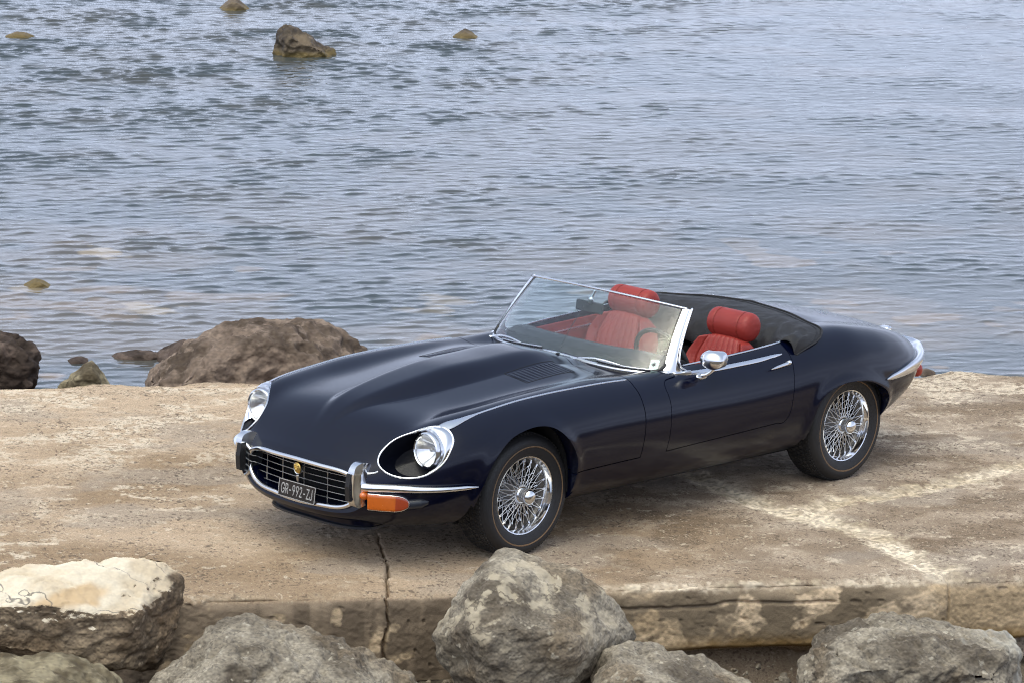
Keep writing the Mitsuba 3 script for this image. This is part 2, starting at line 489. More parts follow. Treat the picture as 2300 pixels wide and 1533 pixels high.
# --- headlamps
def lamp(side):
    S = np.array([1, side, 1.0])
    fl = side < 0
    def fix(m):
        return moved_mirror(m) if fl else m
    root = numbered(CAR + "__headlight")
    ax = LAMP_AX
    M = frame(LAMP_C, np.cross([0, 0, 1.0], ax), ax)      # local z along the axis, x across
    up = M[:3, 1]
    R = .083
    dome = lathe([(r, .016 * (1 - (r / R) ** 2)) for r in np.linspace(0, R, 14)], 48, "z")
    bowl = lathe([(r, -.070 * (1 - (r / R) ** 2) - .002) for r in np.linspace(0, R, 14)], 48, "z")
    ring = lathe([(R - .003, .004), (R + .002, .009), (R + .009, .004), (R + .013, -.012), (R + .014, -.05), (R, -.05), (R - .003, .004)], 64, "z")
    ring2 = lathe([(R + .012, -.020), (R + .017, -.022), (R + .018, -.030), (R + .012, -.034), (R + .012, -.020)], 64, "z")
    bulb = trimesh.creation.capsule(height=.03, radius=.012); bulb.apply_translation([0, 0, -.055])
    scene[root] = mikit.ply(fix(moved(bowl, M)), "m_mirror_bowl", smooth=True)
    put("lens", fix(moved(dome, M)), "m_lamp_glass", root, True)
    put("rim", fix(moved(cat(ring, ring2), M)), "m_chrome", root, 40)
    put("bulb", fix(moved(bulb, M)), "m_silver", root, True)
    # added dark liner, painting shade into the body-coloured recess round the lamp
    put("shade_liner", fix(grid(np.array([BZ - _dir * .008 - (BZ - _c) * .012, BZ - _dir * .10 - (BZ - _c) * .135, BZ - _dir * .154 - (BZ - _c) * .36, BZ * 0 + _c - _dir * .154]), close_v=True)), "m_shade_liner", root, 40)
    # chrome shroud from the lamp to the rear edge of the opening
    n_a = 40
    i0, i1 = 24, 72
    edge = BZ[np.linspace(i0, i1, n_a).round().astype(int)]
    ang = np.radians(np.linspace(140, -50, n_a))
    # local x points inward/outward: find the sign so that the arc runs inboard-top -> rear/outboard -> below
    X = M[:3, 0] if M[1, 0] > 0 else -M[:3, 0]
    arc = LAMP_C + (R + .016) * (np.cos(ang)[:, None] * X + np.sin(ang)[:, None] * up) - ax * .03
    arc0 = LAMP_C + (R + .0165) * (np.cos(ang)[:, None] * X + np.sin(ang)[:, None] * up) - ax * .012
    out = (edge - _c) / np.linalg.norm(edge - _c, axis=1, keepdims=True)
    rows = [arc0]
    for t in np.linspace(0, 1, 9):
        rows.append(arc * (1 - t) + (edge + _dir * .003) * t + _dir * (.012 * math.sin(math.pi * t)))
    P = np.array(rows)
    sh = grid(P)
    put("shroud", fix(trimesh.util.concatenate([sh])), "m_chrome_two", root, 40)
    bz = tube(BZ + _dir * .002, .0052, 8, closed=True)
    put("bezel", fix(bz), "m_chrome", root, True)


scene["m_chrome_two"] = {"type": "twosided", "inner": dict(scene["m_chrome"])}
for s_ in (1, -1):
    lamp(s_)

# --- chrome strips along the wings, widening to the lamps
xs = np.linspace(.575, -.81, 90)
ys_ = np.interp(-xs, [-.575, -.5, -.33, 0, .81], [.655, .668, .662, .662, .664])
ys_ = gaussian_filter1d(ys_, 3)
pth, nn = surf_line(np.column_stack([xs, ys_]), .001)
wd = np.interp(-xs, [-.575, -.52, -.44, -.33, -.30, 0.8, .81], [.030, .030, .017, .0065, .0058, .0052, .001])
for m in both(tube(pth, wd, 10, flat=np.minimum(wd, .005), up=nn)):
    put("wing_strip", m, "m_chrome", CAR, 50)

# --- bonnet louvre panels
for sgn in (1, -1):
    corners = np.array([(-.300, .245), (-.305, .408), (-.690, .398), (-.685, .232)]) * [1, sgn]
    outline = np.vstack([np.linspace(corners[i], corners[(i + 1) % 4], 24, endpoint=False) for i in range(4)])
    pl, nl = surf_line(outline, .0005)
    vent_key = numbered(CAR + "__bonnet__vent_frame")
    put("vent_frame", tube(pl, .0020, 6, closed=True, flat=.0012, up=nl), "m_matte_black", bonnet_key, True)
    for k in range(12):
        u = (k + .6) / 12.2
        a = corners[0] * (1 - u) + corners[3] * u; b = corners[1] * (1 - u) + corners[2] * u
        line, n_ = surf_line(np.linspace(a * .97 + b * .03, a * .03 + b * .97, 22), .0)
        q_ = np.linspace(-1, 1, 22)
        line[:, 2] = np.polyval(np.polyfit(q_, line[:, 2], 2), q_); n_ = np.broadcast_to(n_.mean(0), n_.shape)
        h = np.sin(np.linspace(0, np.pi, 22)) ** .35
        put("louvre", tube(line, .0112 * np.maximum(h, .25), 10, flat=.0036 * np.maximum(h, .1), up=n_), "m_paint", bonnet_key, True)
    nz = surf_line([(-.865, .06 * sgn)], 0)[0][0]
jet = surf_line([(-.845, .12)], .004)[0][0]
put("washer_jet", rbox((.022, .016, .012), .004, 5, jet), "m_black", bonnet_key, 40)

bead = curve([(.912, .422, .524), (.900, .448, .525), (.885, .475, .528), (.866, .503, .541)], 20)
for m in both(tube(bead, .0045, 8)):
    put("nose_bead", m, "m_chrome", CAR, True)

# --- nose: grille, badge, plate, overriders, bumper blades, indicators
def bow(y):
    return -.25 * np.asarray(y) ** 2


gr = curve([(0, y, z) for y, z in MOUTH], 140, closed=True)
gr[:, 0] = .953 + bow(gr[:, 1]) + .004
gr[:, 1] *= 1.018; gr[:, 2] = .4125 + (gr[:, 2] - .4125) * 1.05
put("grille_surround", tube(gr, .0125, 12, closed=True), "m_chrome", CAR, True)
backing = prism(mouth.buffer(.02), .70, .72, "x")
put("grille_backing", backing, "m_matte_black", CAR)
recess = BODY_P[0]
for z_, w_ in ((.478, .375), (.446, .392), (.412, .395), (.378, .378), (.345, .325)):
    yy = np.linspace(-w_, w_, 30)
    p_ = np.column_stack([.915 + bow(yy), yy, np.full(30, z_)])
    put("grille_bar", tube(p_, .0042, 8, flat=.0026, up=[0, 0, 1.0]), "m_steel", CAR, True)
for y_ in (-.31, -.17, .0, .17, .31):
    half = .5 * (np.interp(abs(y_), [0, .2, .35, .405], [.515, .511, .498, .43]) - np.interp(abs(y_), [0, .2, .34, .392], [.31, .318, .342, .385]))
    mid = .5 * (np.interp(abs(y_), [0, .2, .35, .405], [.515, .511, .498, .43]) + np.interp(abs(y_), [0, .2, .34, .392], [.31, .318, .342, .385]))
    p_ = np.array([[.908 + bow(y_), y_, mid - half], [.908 + bow(y_), y_, mid], [.908 + bow(y_), y_, mid + half]])
    put("grille_upright", tube(curve(p_, 9, k=2), .0030, 8), "m_steel", CAR, True)
# badge: a gilt roundel with a cat's face in relief on a chrome-edged post
bd = numbered(CAR + "__badge")
Mb = frame((.958, 0, .472), [0, 1, 0], [1, 0, -.05]); Mb[:3, :3] *= .86
disc = lathe([(0, .010), (.012, .0095), (.024, .006), (.029, 0), (.026, -.006), (0, -.006)], 40, "z")
disc.vertices[:, 1] *= 1.12
ears = [moved(trimesh.creation.icosphere(2, .0068), trimesh.transformations.translation_matrix([sx * .014, .017, .006])) for sx in (-1, 1)]
muz = moved(trimesh.creation.icosphere(2, .0095), trimesh.transformations.translation_matrix([0, -.006, .009]))
brow = [moved(trimesh.creation.icosphere(2, .0062), trimesh.transformations.translation_matrix([sx * .009, .006, .009])) for sx in (-1, 1)]
scene[bd] = mikit.ply(moved(cat(disc, muz, *ears, *brow), Mb), "m_gold", smooth=50)
rimb = lathe([(.027, -.004), (.033, .001), (.035, -.010), (.030, -.020), (.027, -.004)], 40, "z"); rimb.vertices[:, 1] *= 1.12
put("rim", moved(rimb, Mb), "m_chrome", bd, 50)
put("post", tube(curve([(.955, 0, .435), (.952, 0, .41), (.945, 0, .385)], 12, k=2), [.011, .0105, .010, .0095, .009, .0085, .008, .0075, .007, .007, .007, .007], 12, flat=.006, up=[1, 0, 0]), "m_steel", bd, True)
# number plate
pk = numbered(CAR + "__number_plate")
PW, PH = .280, .094
Mp = frame((.963, .010, .352), [0, 1, 0], [1, 0, .10])
Mp[:3, 0] = np.array([0, 1.0, 0]); Mp[:3, 2] = np.array([.995, 0, .0995]); Mp[:3, 1] = np.cross(Mp[:3, 2], Mp[:3, 0])
plate_poly = Polygon([(-PW / 2, -PH / 2), (PW / 2, -PH / 2), (PW / 2, PH / 2), (-PW / 2, PH / 2)])
rp = plate_poly.buffer(-.008).buffer(.008)
pm = trimesh.creation.extrude_polygon(rp, .004, engine="earcut")
scene[pk] = mikit.ply(moved(pm, Mp), "m_plate")
bm = trimesh.creation.extrude_polygon(rp.buffer(-.0015).difference(rp.buffer(-.0052)), .0015, engine="earcut"); bm.apply_translation([0, 0, .0038])
put("border", moved(bm, Mp), "m_silver", pk)
txt = meshkit.text_mesh("GR-992-ZJ", .055, .0014)
b = txt.bounds; txt.apply_translation([-(b[0][0] + b[1][0]) / 2, -.0275, .0040])
txt.vertices[:, 0] *= (PW * .84) / (b[1][0] - b[0][0])
put("lettering", moved(txt, Mp), "m_silver", pk)
# overriders, blades, indicators
for sgn in (1, -1):
    def pl(m):
        return m if sgn > 0 else moved_mirror(m)
    prof = [(0, -.115), (.028, -.118), (.050, -.09), (.062, -.02), (.060, .05), (.045, .095), (.0, .112), (-.05, .10), (-.05, -.10)]
    o_ = prism(Polygon(curve([(x, z) for x, z in prof], 60, closed=True)).buffer(-.004).buffer(.004), -.030, .030)
    om = mf(o_).refine_to_length(.02)
    ov = tm(om)
    ov.vertices[:, 1] *= 1 - .28 * sst(0, .07, ov.vertices[:, 0]) - .18 * sst(.06, .12, ov.vertices[:, 2])
    ov.apply_translation([.925, .428, .470])
    k = put("overrider", pl(ov), "m_chrome", CAR, 42)
    rb = prism(Polygon([(.0, -.075), (.030, -.072), (.036, .0), (.026, .062), (.0, .066)]).buffer(.004), -.0155, .0155)
    rb.apply_translation([.955, .428 - .012, .462]); rb.vertices[:, 0] += .004
    put("rubber_pad", pl(rb), "m_black", k, 30)
    # blade
    bl = curve([(.925, .415, .455), (.900, .475, .455), (.855, .556, .462), (.776, .668, .465), (.629, .770, .464), (.50, .812, .462), (.462, .822, .461)], 60)
    hb = np.interp(np.linspace(0, 1, 60), [0, .05, .5, .9, 1], [.026, .024, .018, .011, .003])
    put("bumper_blade", pl(tube(bl, np.interp(np.linspace(0, 1, 60), [0, .5, 1], [.030, .024, .004]), 14, flat=hb, up=[0, 0, 1.0])), "m_chrome", CAR, 60)
    # side/indicator lamp under the blade
    pts_xy = curve([(.902, .476, 0), (.870, .533, 0), (.828, .588, 0), (.790, .624, 0), (.772, .640, 0)], 40)[:, :2]
    tan = np.gradient(pts_xy, axis=0); tan /= np.linalg.norm(tan, axis=1, keepdims=True)
    nrm = np.column_stack([-tan[:, 1], tan[:, 0]]) * -1
    if (nrm[:, 0].mean() < 0):
        nrm = -nrm
    s01 = np.linspace(0, 1, 40)
    hh = .041 * np.where(s01 < .62, 1, np.sqrt(np.maximum(1 - ((s01 - .62) / .38) ** 2, .0025)))
    zc = .385 + 0 * s01
    def shell(off, grow, i0, i1, bulge=.012):
        rings = []
        for i in range(i0, i1):
            a = np.linspace(0, 2 * np.pi, 28, endpoint=False)
            h_ = hh[i] + grow
            c2, s2 = np.cos(a), np.sin(a)
            zz = zc[i] + h_ * np.sign(s2) * np.abs(s2) ** .45
            dd = off + (bulge + grow) * np.sign(c2) * np.abs(c2) ** .45
            rings.append(np.column_stack([pts_xy[i, 0] + nrm[i, 0] * dd, pts_xy[i, 1] + nrm[i, 1] * dd, zz]))
        return loft(np.array(rings))
    ik = numbered(CAR + "__indicator")
    scene[ik] = mikit.ply(pl(shell(.002, .004, 0, 40, .010)), "m_chrome", smooth=40)
    put("lens", pl(shell(.008, 0, 0, 27)), "m_amber", ik, 40)
    put("lens", pl(shell(.0081, -.0005, 26, 39)), "m_amber_dark", ik, 40)
    put("housing", pl(tube(curve([(.80, .59, .385), (.745, .645, .385), (.715, .672, .390), (.690, .695, .392)], 20), np.interp(np.linspace(0, 1, 20), [0, .75, 1], [.030, .030, .012]), 14)), "m_signal_housing", ik, True)
    # small amber side lamp behind the overrider
    sl = trimesh.creation.icosphere(3, 1.0); sl.vertices *= [.026, .017, .022]; sl.apply_translation([.918, .462, .412])
    put("marker_lamp", pl(sl), "m_amber", CAR, True)
    put("marker_holder", pl(tube(np.array([(.88, .415, .40), (.90, .44, .405), (.915, .458, .41)]), .018, 12)), "m_chrome", CAR, True)
# chin below the grille
chin = curve([(-.36, .72), (-.33, .80), (-.25, .845), (0, .862), (.25, .845), (.33, .80), (.36, .72)], 40)
ch = Polygon(chin.tolist() + [(.36, .30), (-.36, .30)])
cm = prism([(p[1], p[0]) for p in ch.exterior.coords], .205, .30, "z")
put("chin", cm, "m_paint", CAR, 30)
cm2 = prism([(p[1] + .02, p[0] * 1.02) for p in ch.exterior.coords], .192, .203, "z")
put("chin_lip", cm2, "m_signal_housing", CAR, 30)

# dark floor pan so that nothing shows through underneath
pan = rbox((2.9, 1.0, .05), .02, 4, (-1.15, 0, .190))
put("floor_pan", pan, "m_matte_black", CAR, 30)

# ------------------------------------------------------------------ wheels (local: y outward, rim lip at y = 0)
R_T = .328


def wheel_meshes():
    out = {}
    tyre = [(.204, .000), (.213, .011), (.232, .020), (.262, .027), (.288, .026), (.305, .016), (.316, .002), (.3245, -.016), (R_T, -.045), (R_T, -.145), (.3245, -.174), (.316, -.192), (.305, -.206), (.288, -.216), (.262, -.218), (.232, -.211), (.213, -.200), (.204, -.190)]
    t = curve([(a, b, 0) for a, b in tyre], 110)[:, :2]
    t = np.vstack([t, t[:1]])
    out["tyre"] = lathe(t, 128)
    blocks = []
    for row, (y0, w) in enumerate(((-.033, .026), (-.066, .022), (-.095, .022), (-.124, .022), (-.157, .026))):
        for k in range(76):
            a = 2 * np.pi * (k + .5 * (row % 2)) / 76
            rr = R_T - (.0022 if row in (0, 4) else 0)
            b_ = trimesh.creation.box((.0175, w, .008))
            b_.apply_transform(trimesh.transformations.rotation_matrix(.25 if row % 2 else -.25, [0, 0, 1]))
            b_.apply_translation([0, y0, rr])
            b_.apply_transform(trimesh.transformations.rotation_matrix(a, [0, 1, 0]))
            blocks.append(b_)
    for k in range(90):          # shoulder lugs
        a = 2 * np.pi * k / 90
        b_ = trimesh.creation.box((.010, .016, .006)); b_.apply_transform(trimesh.transformations.rotation_matrix(.9, [1, 0, 0]))
        b_.apply_translation([0, -.010, .3205]); b_.apply_transform(trimesh.transformations.rotation_matrix(a, [0, 1, 0]))
        blocks.append(b_)
    out["tread"] = trimesh.util.concatenate(blocks)
    out["tan_line"] = lathe([(.259, .0265), (.262, .0285), (.266, .0285), (.269, .0265), (.264, .024), (.259, .0265)], 128)
    rim = [(.2105, -.004), (.2115, .004), (.208, .008), (.203, .006), (.200, -.002), (.195, -.014), (.190, -.022), (.187, -.036), (.195, -.034), (.205, -.012), (.2105, -.004)]
    well = [(.187, -.036), (.180, -.050), (.172, -.060), (.168, -.085), (.168, -.12), (.176, -.14), (.190, -.17), (.2, -.18), (.206, -.18), (.2, -.15), (.185, -.12), (.178, -.085), (.182, -.06), (.191, -.036), (.187, -.036)]
    out["rim_well"] = lathe(well, 128)
    out["rim"] = lathe(rim, 128)
    out["hub"] = lathe([(0, .020), (.028, .020), (.036, .014), (.038, -.004), (.046, -.010), (.052, -.030), (.058, -.06), (.070, -.085), (.074, -.10), (.076, -.118), (.06, -.13), (0, -.13)], 56)
    out["spinner"] = lathe([(0, .064), (.012, .0635), (.024, .060), (.034, .053), (.040, .044), (.0425, .034), (.0425, .022), (.038, .014), (.030, .012), (0, .012)], 56)
    sp, nip = [], []

    def spoke(r0, y0, a0, r1, y1, a1):
        p0 = np.array([r0 * np.sin(a0), y0, r0 * np.cos(a0)]); p1 = np.array([r1 * np.sin(a1), y1, r1 * np.cos(a1)])
        sp.append(tube(np.array([p0, (p0 + p1) / 2, p1]), .0018, 6, cap=False))
        d = (p1 - p0) / np.linalg.norm(p1 - p0)
        nip.append(tube(np.array([p1 - d * .016, p1 - d * .008, p1 + d * .004]), [.0034, .0034, .0045], 7))
    for k in range(22):          # outer rows: front of the hub to the outer shoulder of the rim
        a = 2 * np.pi * k / 22
        for s in (-1, 1):
            spoke(.044, -.016, a, .188, -.030, a + s * .42)
    for k in range(18):          # inner rows: back of the hub to the rim well
        a = 2 * np.pi * (k + .5) / 18
        for s in (-1, 1):
            spoke(.070, -.104, a, .170, -.075, a + s * .48)
    out["spokes"] = trimesh.util.concatenate(sp)
    out["spoke_nipples"] = trimesh.util.concatenate(nip)
    out["brake_disc"] = lathe([(.04, -.128), (.145, -.128), (.145, -.138), (.04, -.138), (.04, -.128)], 48)
    out["shade_disc"] = lathe([(0, -.120), (.166, -.120), (.166, -.126), (0, -.126)], 48)  # black disc added to stand in for the shade behind the spokes
    return out


WM = wheel_meshes()
w_bsdf = {"tyre": ("m_rubber", 35), "tread": ("m_tread", False), "tan_line": ("m_tan_line", True), "rim": ("m_chrome", 40), "hub": ("m_steel_bright", 40), "rim_well": ("m_well", 40), "spinner": ("m_chrome", 50),
          "spokes": ("m_chrome", True), "spoke_nipples": ("m_chrome", 40), "brake_disc": ("m_steel", 40), "shade_disc": ("m_matte_black", 40)}
principled("m_well", (.20, .19, .18), .35, metallic=1.0)
principled("m_steel_bright", (.75, .76, .78), .16, metallic=1.0)
w_ply = {k: mikit.ply(m, *w_bsdf[k][:1], smooth=w_bsdf[k][1]) for k, m in WM.items()}
for (x, y, z, steer) in ((0, .708, .322, 0.0), (-2.667, .712, .322, 0.0), (0, -.708, .322, 0.0), (-2.667, -.712, .322, 0.0)):
    M = T().translate([x, y, z])
    if y < 0:
        M = M.rotate([0, 0, 1], 180)
    M = M.rotate([0, 1, 0], 17 + 40 * (x < -1))
    key = numbered(CAR + "__wheel")
    scene[key] = {**w_ply["rim"], "to_world": M}
    for k in w_ply:
        if k != "rim":
            scene[key + "__" + k] = {**w_ply[k], "to_world": M}
            if k in ("spokes", "spoke_nipples", "tread"):
                labels[key + "__" + k] = {"kind": "stuff"}

# ------------------------------------------------------------------ windscreen
WU = [0, .2, .47, .69, .87, .95, 1]
WBX = PchipInterpolator(WU, [-.962, -.966, -.982, -1.012, -1.07, -1.115, -1.155])
WBZ = PchipInterpolator(WU, [.832, .826, .817, .813, .813, .813, .814])


def screen(u, v):
    u, v = np.broadcast_arrays(np.asarray(u, float), np.asarray(v, float)); a = np.abs(u)
    B = np.stack([WBX(a), .668 * u, WBZ(a)], -1)
    C = np.stack([-1.262 - .108 * u * u, .585 * u, 1.160 - .033 * u * u], -1)
    return B * (1 - v)[..., None] + C * v[..., None] + np.stack([.012 * np.sin(np.pi * v), 0 * v, 0 * v], -1)


WS = numbered(CAR + "__windscreen")
uu, vv = np.linspace(-.985, .985, 70), np.linspace(.01, .99, 26)
U, V = np.meshgrid(uu, vv, indexing="ij")
scene[WS] = mikit.ply(grid(screen(U, V)), "m_glass", smooth=True)
uu = np.linspace(-1, 1, 90)
top = screen(uu, 1.0) + [0, 0, .004]
put("top_rail", tube(top, .0085, 10, flat=.0065), "m_chrome", WS, True)
bot = screen(uu, 0.0)
put("bottom_rail", tube(bot + [.006, 0, .005], .0125, 10, flat=.010, up=[.5, 0, 1]), "m_chrome", WS, True)
put("bottom_seal", tube(bot + [.012, 0, -.011], .011, 8), "m_black", WS, True)
put("inner_seal", tube(screen(uu * .985, .028) + [-.002, 0, 0], .006, 8), "m_black", WS, True)
for sgn in (1, -1):
    v = np.linspace(0, 1, 40)
    inner = screen(np.full(40, .965), v); outer = screen(np.ones(40), v)
    w_foot = np.interp(v, [0, .06, .16, .35, 1], [.070, .040, .021, .014, .011])
    back = outer + np.column_stack([-w_foot * 1.55, .010 + 0 * v, 0 * v])
    # pillar: closed section through inner edge, outer edge, rear edge
    rings = []
    for k in range(40):
        a, o_, b_ = inner[k], outer[k] + [.004, .004, 0], back[k]
        c_ = b_ + [0, -.022, 0]
        rings.append(np.array([a + [.004, 0, 0], o_, o_ * .4 + b_ * .6 + [0, .004, 0], b_, c_, a + [-.012, 0, 0]]))
    pil = loft(np.array(rings))
    ch = tube(back + [-.012, .002, .004], .010, 8, flat=.006)
    seal = tube(inner + [-.002, -.006, 0], .0065, 8)
    corner_seal = tube(curve([screen(.80, .012), screen(.90, .03), screen(.95, .075), screen(.967, .15)], 20), .0085, 8)
    fx = (lambda m: m) if sgn > 0 else moved_mirror
    pk_ = put("pillar", fx(pil), "m_chrome", WS, 30)
    put("window_channel", fx(ch), "m_chrome", WS, True)
    put("pillar_seal", fx(cat(seal, corner_seal)), "m_black", WS, True)
    foot = rbox((.125, .020, .030), .008, 6, (0, 0, 0))
    foot.apply_transform(trimesh.transformations.rotation_matrix(-.16, [0, 0, 1])); foot.apply_translation([-1.235, .690, .807])
    put("pillar_foot", fx(foot), "m_chrome", WS, 40)
# sticker inside the lower corner, a small one above it
def on_screen(u0, u1, v0, v1, off=-.004, n=8):
    a, b = np.meshgrid(np.linspace(u0, u1, n), np.linspace(v0, v1, n), indexing="ij")
    q = grid(screen(a, b) + [off, 0, 0])
    return trimesh.util.concatenate([q])


scene["m_sticker_two"] = {"type": "twosided", "inner": dict(scene["m_sticker"])}
sk = put("tax_sticker", on_screen(.865, .925, .05, .20), "m_sticker_two", WS, True)
put("small_sticker", on_screen(.952, .962, .36, .50), "m_sticker_two", WS, True)
star = []
cpt = screen(.896, .135) + [.001, 0, 0]
exx = screen(.92, .135) - screen(.87, .135); exx /= np.linalg.norm(exx)
ezz = screen(.896, .2) - screen(.896, .1); ezz /= np.linalg.norm(ezz)
for k in range(4):
    a = k * np.pi / 4
    star.append(tube(np.array([cpt - .014 * (np.cos(a) * exx + np.sin(a) * ezz), cpt, cpt + .014 * (np.cos(a) * exx + np.sin(a) * ezz)]), .0016, 5))
put("print", cat(*star), "m_signal_housing", sk, True)
# wipers: pivot on the scuttle, flat chrome arm, blade lying along the foot of the glass
for u_p, u_m, ub0, ub1, v0, v1 in ((-.86, -.42, -.66, -.16, .030, .045), (.21, .66, .44, .90, .055, .030)):
    wk = numbered(CAR + "__wiper")
    p0 = screen(u_p, 0.0) + [.034, 0, .006]
    bu = np.linspace(ub0, ub1, 30)
    bv = np.linspace(v0, v1, 30)
    blade = screen(bu, bv) + [.016, 0, .006]
    mid = screen((ub0 + ub1) / 2, (v0 + v1) / 2) + [.026, 0, .016]
    arm = np.array([p0 * (1 - t) + mid * t + np.array([.010, 0, .022]) * math.sin(math.pi * t) for t in np.linspace(0, 1, 16)])
    scene[wk] = mikit.ply(tube(arm, np.linspace(.0080, .0045, 16), 8, flat=.0035, up=[.6, 0, .8]), "m_chrome", smooth=True)
    put("blade", tube(blade + [.006, 0, .007], .0040, 8), "m_steel_bright", wk, True)
    put("rubber", tube(blade + [.001, 0, .0], .0055, 6), "m_black", wk, True)
    piv = lathe([(0, .016), (.008, .014), (.013, .006), (.015, -.012), (0, -.012)], 24, "z"); piv.apply_translation(p0 + [0, 0, -.006])
    put("pivot", piv, "m_chrome", wk, 40)
# interior mirror with its stalk and the thin rod
mk = numbered(CAR + "__rear_view_mirror")
mirr = rbox((.022, .200, .062), .0105, 8); mirr.apply_transform(trimesh.transformations.rotation_matrix(-.12, [0, 1, 0])); mirr.apply_translation([-1.265, -.04, 1.052])
scene[mk] = mikit.ply(mirr, "m_dash", smooth=40)
put("stalk", tube(curve([(-1.262, 0.0, 1.152), (-1.256, -.01, 1.125), (-1.252, -.02, 1.10), (-1.256, -.03, 1.075)], 14), [.006] * 5 + [.007] * 3 + [.015] * 3 + [.012] * 3, 10), "m_chrome", mk, True)
put("rod", tube(np.array([(-1.245, -.06, 1.06), (-1.10, -.03, .95), (-.985, 0.0, .845)]), .0022, 6), "m_black", mk, True)

# ------------------------------------------------------------------ doors: trims, mirror, handles
def hug(xz, lift=.002):
    xz = np.asarray(xz, float)
    y = yside(xz[:, 0], xz[:, 1]); n = side_normal(xz[:, 0], xz[:, 1])
    return np.column_stack([xz[:, 0], y, xz[:, 1]]) + n * lift, n


for sgn, dk in ((1, door_key), (-1, door_key_r)):
    fx = (lambda m: m) if sgn > 0 else moved_mirror
    x = np.linspace(-1.295, -2.045, 60)
    z = np.interp(-x, [1.295, 1.45, 1.6, 1.85, 2.045], [.805, .801, .803, .807, .819])
    z = gaussian_filter1d(z, 4, mode="nearest")
    ok = ~np.isnan(yside(x, z))
    line, n_ = hug(np.column_stack([x, z])[ok], .0015)
    line = line[~np.isnan(line).any(1)]; n_ = n_[:len(line)]
    w = np.interp(np.linspace(0, 1, len(line)), [0, .75, .97, 1], [.0135, .0135, .008, .004])
    put("waist_strip", fx(tube(line, w, 10, flat=.005, up=n_)), "m_chrome", dk, 60)
    xi = np.linspace(-1.30, -2.10, 50)
    li, ni = surf_line(np.column_stack([xi, np.interp(-xi, [1.30, 1.63, 1.83, 2.1], [.632, .652, .656, .656])]), .003)
    put("window_seal_strip", fx(tube(li, .0055, 8, flat=.004, up=ni)), "m_chrome", dk, True)
    card = prism([(-1.28, .40), (-2.08, .40), (-2.085, .838), (-1.8, .828), (-1.5, .818), (-1.28, .806)], .608, .622)
    put("door_card", fx(card), "m_leather_trim", dk, 30)
    put("card_strip", fx(tube(np.array([(-1.32, .604, .755), (-1.7, .604, .775), (-2.06, .604, .79)]), .004, 6)), "m_chrome", dk, True)
    # handle with push button
    hl, hn = hug(np.column_stack([np.linspace(-1.895, -2.052, 20), np.linspace(.752, .768, 20)]), .018)
    hk = put("handle", fx(tube(hl, np.interp(np.linspace(0, 1, 20), [0, .3, .8, 1], [.003, .0075, .010, .009]), 10, flat=.006, up=hn)), "m_chrome", dk, True)
    bl_, bn_ = hug([(-2.055, .770)], .0)
    Mh = frame(bl_[0], [1, 0, 0], bn_[0])
    but = lathe([(0, .030), (.008, .029), (.012, .025), (.0135, .016), (.016, .004), (.016, -.004), (0, -.004)], 28, "z")
    put("button", fx(moved(but, Mh)), "m_chrome", hk, 40)
# wing mirror on the left door
wm = numbered(CAR + "__wing_mirror")
sh_ = mf(trimesh.creation.icosphere(4, 1.0)).scale([.050, .072, .052])
bx_ = mf(rbox((.085, .128, .088), .028, 10))
head = tm(Manifold.batch_hull([bx_.translate([-.012, 0, 0]), sh_.translate([.022, 0, -.002])]).refine_to_length(.008))
trimesh.smoothing.filter_taubin(head, iterations=6)
head.apply_transform(trimesh.transformations.rotation_matrix(.22, [0, 0, 1]))
HC = np.array([-1.372, .795, .889])
head.apply_translation(HC)
scene[wm] = mikit.ply(head, "m_chrome", smooth=True)
mg = lathe([(0, .002), (.036, .002), (.036, -.002), (0, -.002)], 32, "x"); mg.vertices[:, 1] *= 1.5
mg.apply_transform(trimesh.transformations.rotation_matrix(.22, [0, 0, 1])); mg.apply_translation(HC + np.array([-.057, -.012, 0]))
put("glass", mg, "m_mirror_bowl", wm, 40)
foot_p = hug([(-1.36, .785)], .0)[0][0]
put("stalk", tube(curve([foot_p + [.010, .004, .004], foot_p + [.0, .030, .012], HC + [-.006, -.012, -.062], HC + [-.004, 0, -.035]], 20), np.interp(np.linspace(0, 1, 20), [0, .3, .8, 1], [.013, .010, .011, .014]), 12), "m_chrome", wm, True)
Mf = frame(foot_p, [1, 0, 0], hug([(-1.36, .785)])[1][0])
ft = lathe([(0, .012), (.018, .011), (.030, .005), (.034, -.003), (0, -.003)], 36, "z"); ft.vertices[:, 0] *= 1.35; ft.vertices[:, 1] *= .62
put("foot", moved(ft, Mf), "m_chrome", wm, 40)

# ------------------------------------------------------------------ cabin
dash = prism([(-1.02, .50), (-1.02, .820), (-1.08, .858), (-1.16, .874), (-1.24, .868), (-1.285, .840), (-1.30, .79), (-1.27, .60), (-1.2, .50)], -.60, .60)
dm = tm(mf(dash).refine_to_length(.035))
k_ = 1 - .9 * sst(.28, .62, np.abs(dm.vertices[:, 1])) * 0
dm.vertices[:, 0] -= .11 * (np.abs(dm.vertices[:, 1]) / .6) ** 2.2
dm.vertices[:, 2] -= .020 * (np.abs(dm.vertices[:, 1]) / .6) ** 2
hump = np.exp(-((dm.vertices[:, 1] - .37) / .16) ** 2) * .012 * (dm.vertices[:, 2] > .83)
dm.vertices[:, 2] += hump
put("dashboard", dm, "m_dash", CAR, 35)
put("scuttle_top", grid(np.array([[(WBX(abs(u)) - .012 - t * .13, .655 * u, WBZ(abs(u)) - .006 - t * .012) for u in np.linspace(-1, 1, 40)] for t in np.linspace(0, 1, 4)])), "m_dash_two", CAR, True)
scene["m_dash_two"] = {"type": "twosided", "inner": dict(scene["m_dash"])}
bulk = prism([(-2.24, .28), (-2.19, .28), (-2.20, .70), (-2.24, .70)], -.58, .58)
put("bulkhead", bulk, "m_matte_black", CAR, 30)
